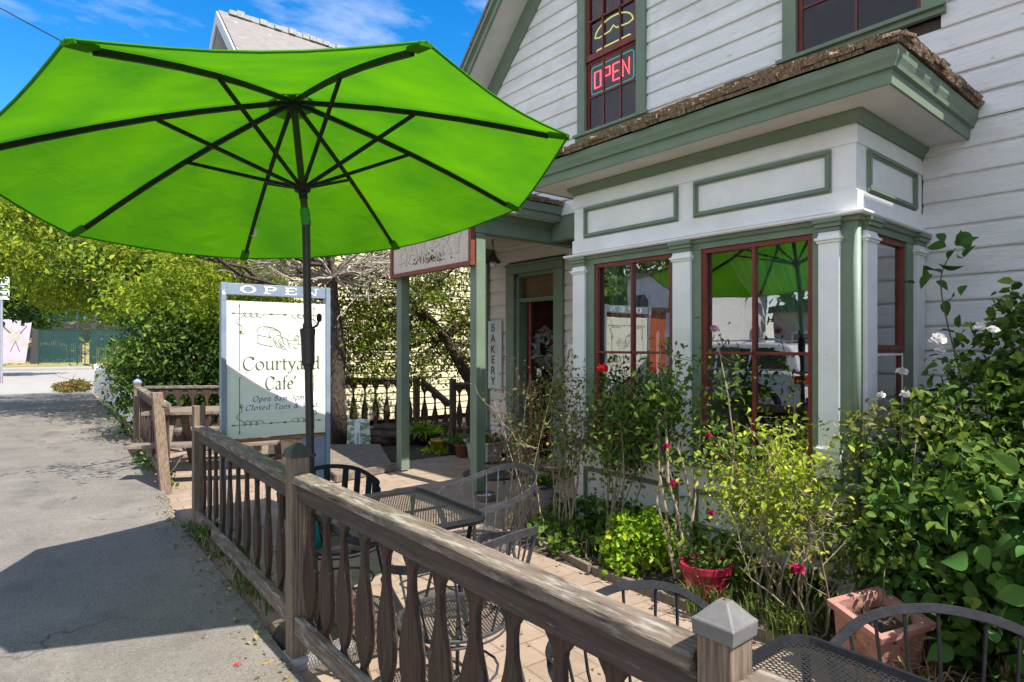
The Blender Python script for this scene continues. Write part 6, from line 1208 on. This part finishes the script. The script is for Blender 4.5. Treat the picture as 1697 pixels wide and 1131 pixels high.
suv('white suv with dark cladding parked across the street', -5.3, 8.85, R(90), M['carwhite']); suv('silver suv parked ahead of the white one', -5.3, 14.4, R(90), mat('silver paint', (.45, .46, .48), None, .2, 3, bump=0, metal=.5))
def bld(name, lab, x, y0, y1, h, m, roofm, storeys, dp=8):
    t = thing(name, lab, 'building', (x, (y0+y1)/2, 0)); mb = MB(); mb.box(x-dp, y0, -.1, x, y1, h); W(mb, 'wall', m, t); mb = MB(); mb.box(x-dp-.2, y0-.2, h+.002, x+.3, y1+.2, h+.25); W(mb, 'roof', roofm, t)
    k = int((y1-y0)/2.2)
    for s in range(storeys):
        for i in range(k):
            y = y0+(i+.5)*(y1-y0)/k; mb = MB(); mb.box(x+.002, y-.5, .9+s*2.9, x+.05, y+.5, 2.2+s*2.9); f = W(mb, 'window', M['cleanwhite'], t); mb = MB(); mb.box(x+.052, y-.42, .98+s*2.9, x+.056, y+.42, 2.12+s*2.9); W(mb, 'pane', M['carglass'], t, f)
    return t
bld('shop_building', 'low brick red shop across the street', -15, 22.2, 29, 3.3, mat('red cladding', (.42, .09, .04), (.34, .07, .035), .7, 3), M['dkcap'], 1, 3)
bld('shop_building', 'white two storey house behind the red shop', -24, 25.5, 31, 6.2, M['cleanwhite'], M['shroof'], 2)
bld('shop_building', 'low beige store opposite the bay windows', -17, -3, 15.2, 3.0, mat('beige stucco', (.52, .42, .34), (.46, .37, .30), .8, 2), M['dkcap'], 1)
for k, (x, y, z, r_) in enumerate(((-34, 0, 7, 7), (-36, 16, 8, 8), (-34, 32, 8, 8), (-30, -16, 7, 7), (-44, 50, 10, 10))):
    tree('street_tree', ('large leafy tree on the slope across the street, number %s from the south' % ('second', 'third', 'fourth', 'first', 'fifth')[k]), 'tree', (x, y, 0), [(x, y, 0), (x, y, 3), (x, y, 5)], .4, [(x, y, z, r_*.8, r_*.9, r_*.6), (x+2, y+5, z-2, r_*.5, r_*.6, r_*.4)], 3000, .8, M['leaf_mid'], 90+k, 8, 1.0, lr=.15, group='trees across the street')
for (x, y) in ((-10.5, 14), (-10.5, -2)):
    q = thing('utility_pole', 'brown wooden utility pole across the street, %s one' % ('northern' if y > 0 else 'southern'), 'pole', (x, y, 0)); mb = MB(); mb.tube([(0, 0, -.1), (0, 0, 9)], [.16, .11], 10); mb.build('pole', M['fence'], q); mb = MB(); mb.box(-.06, -1.1, 8.2, .06, 1.1, 8.35); mb.build('crossarm', M['fence'], q)
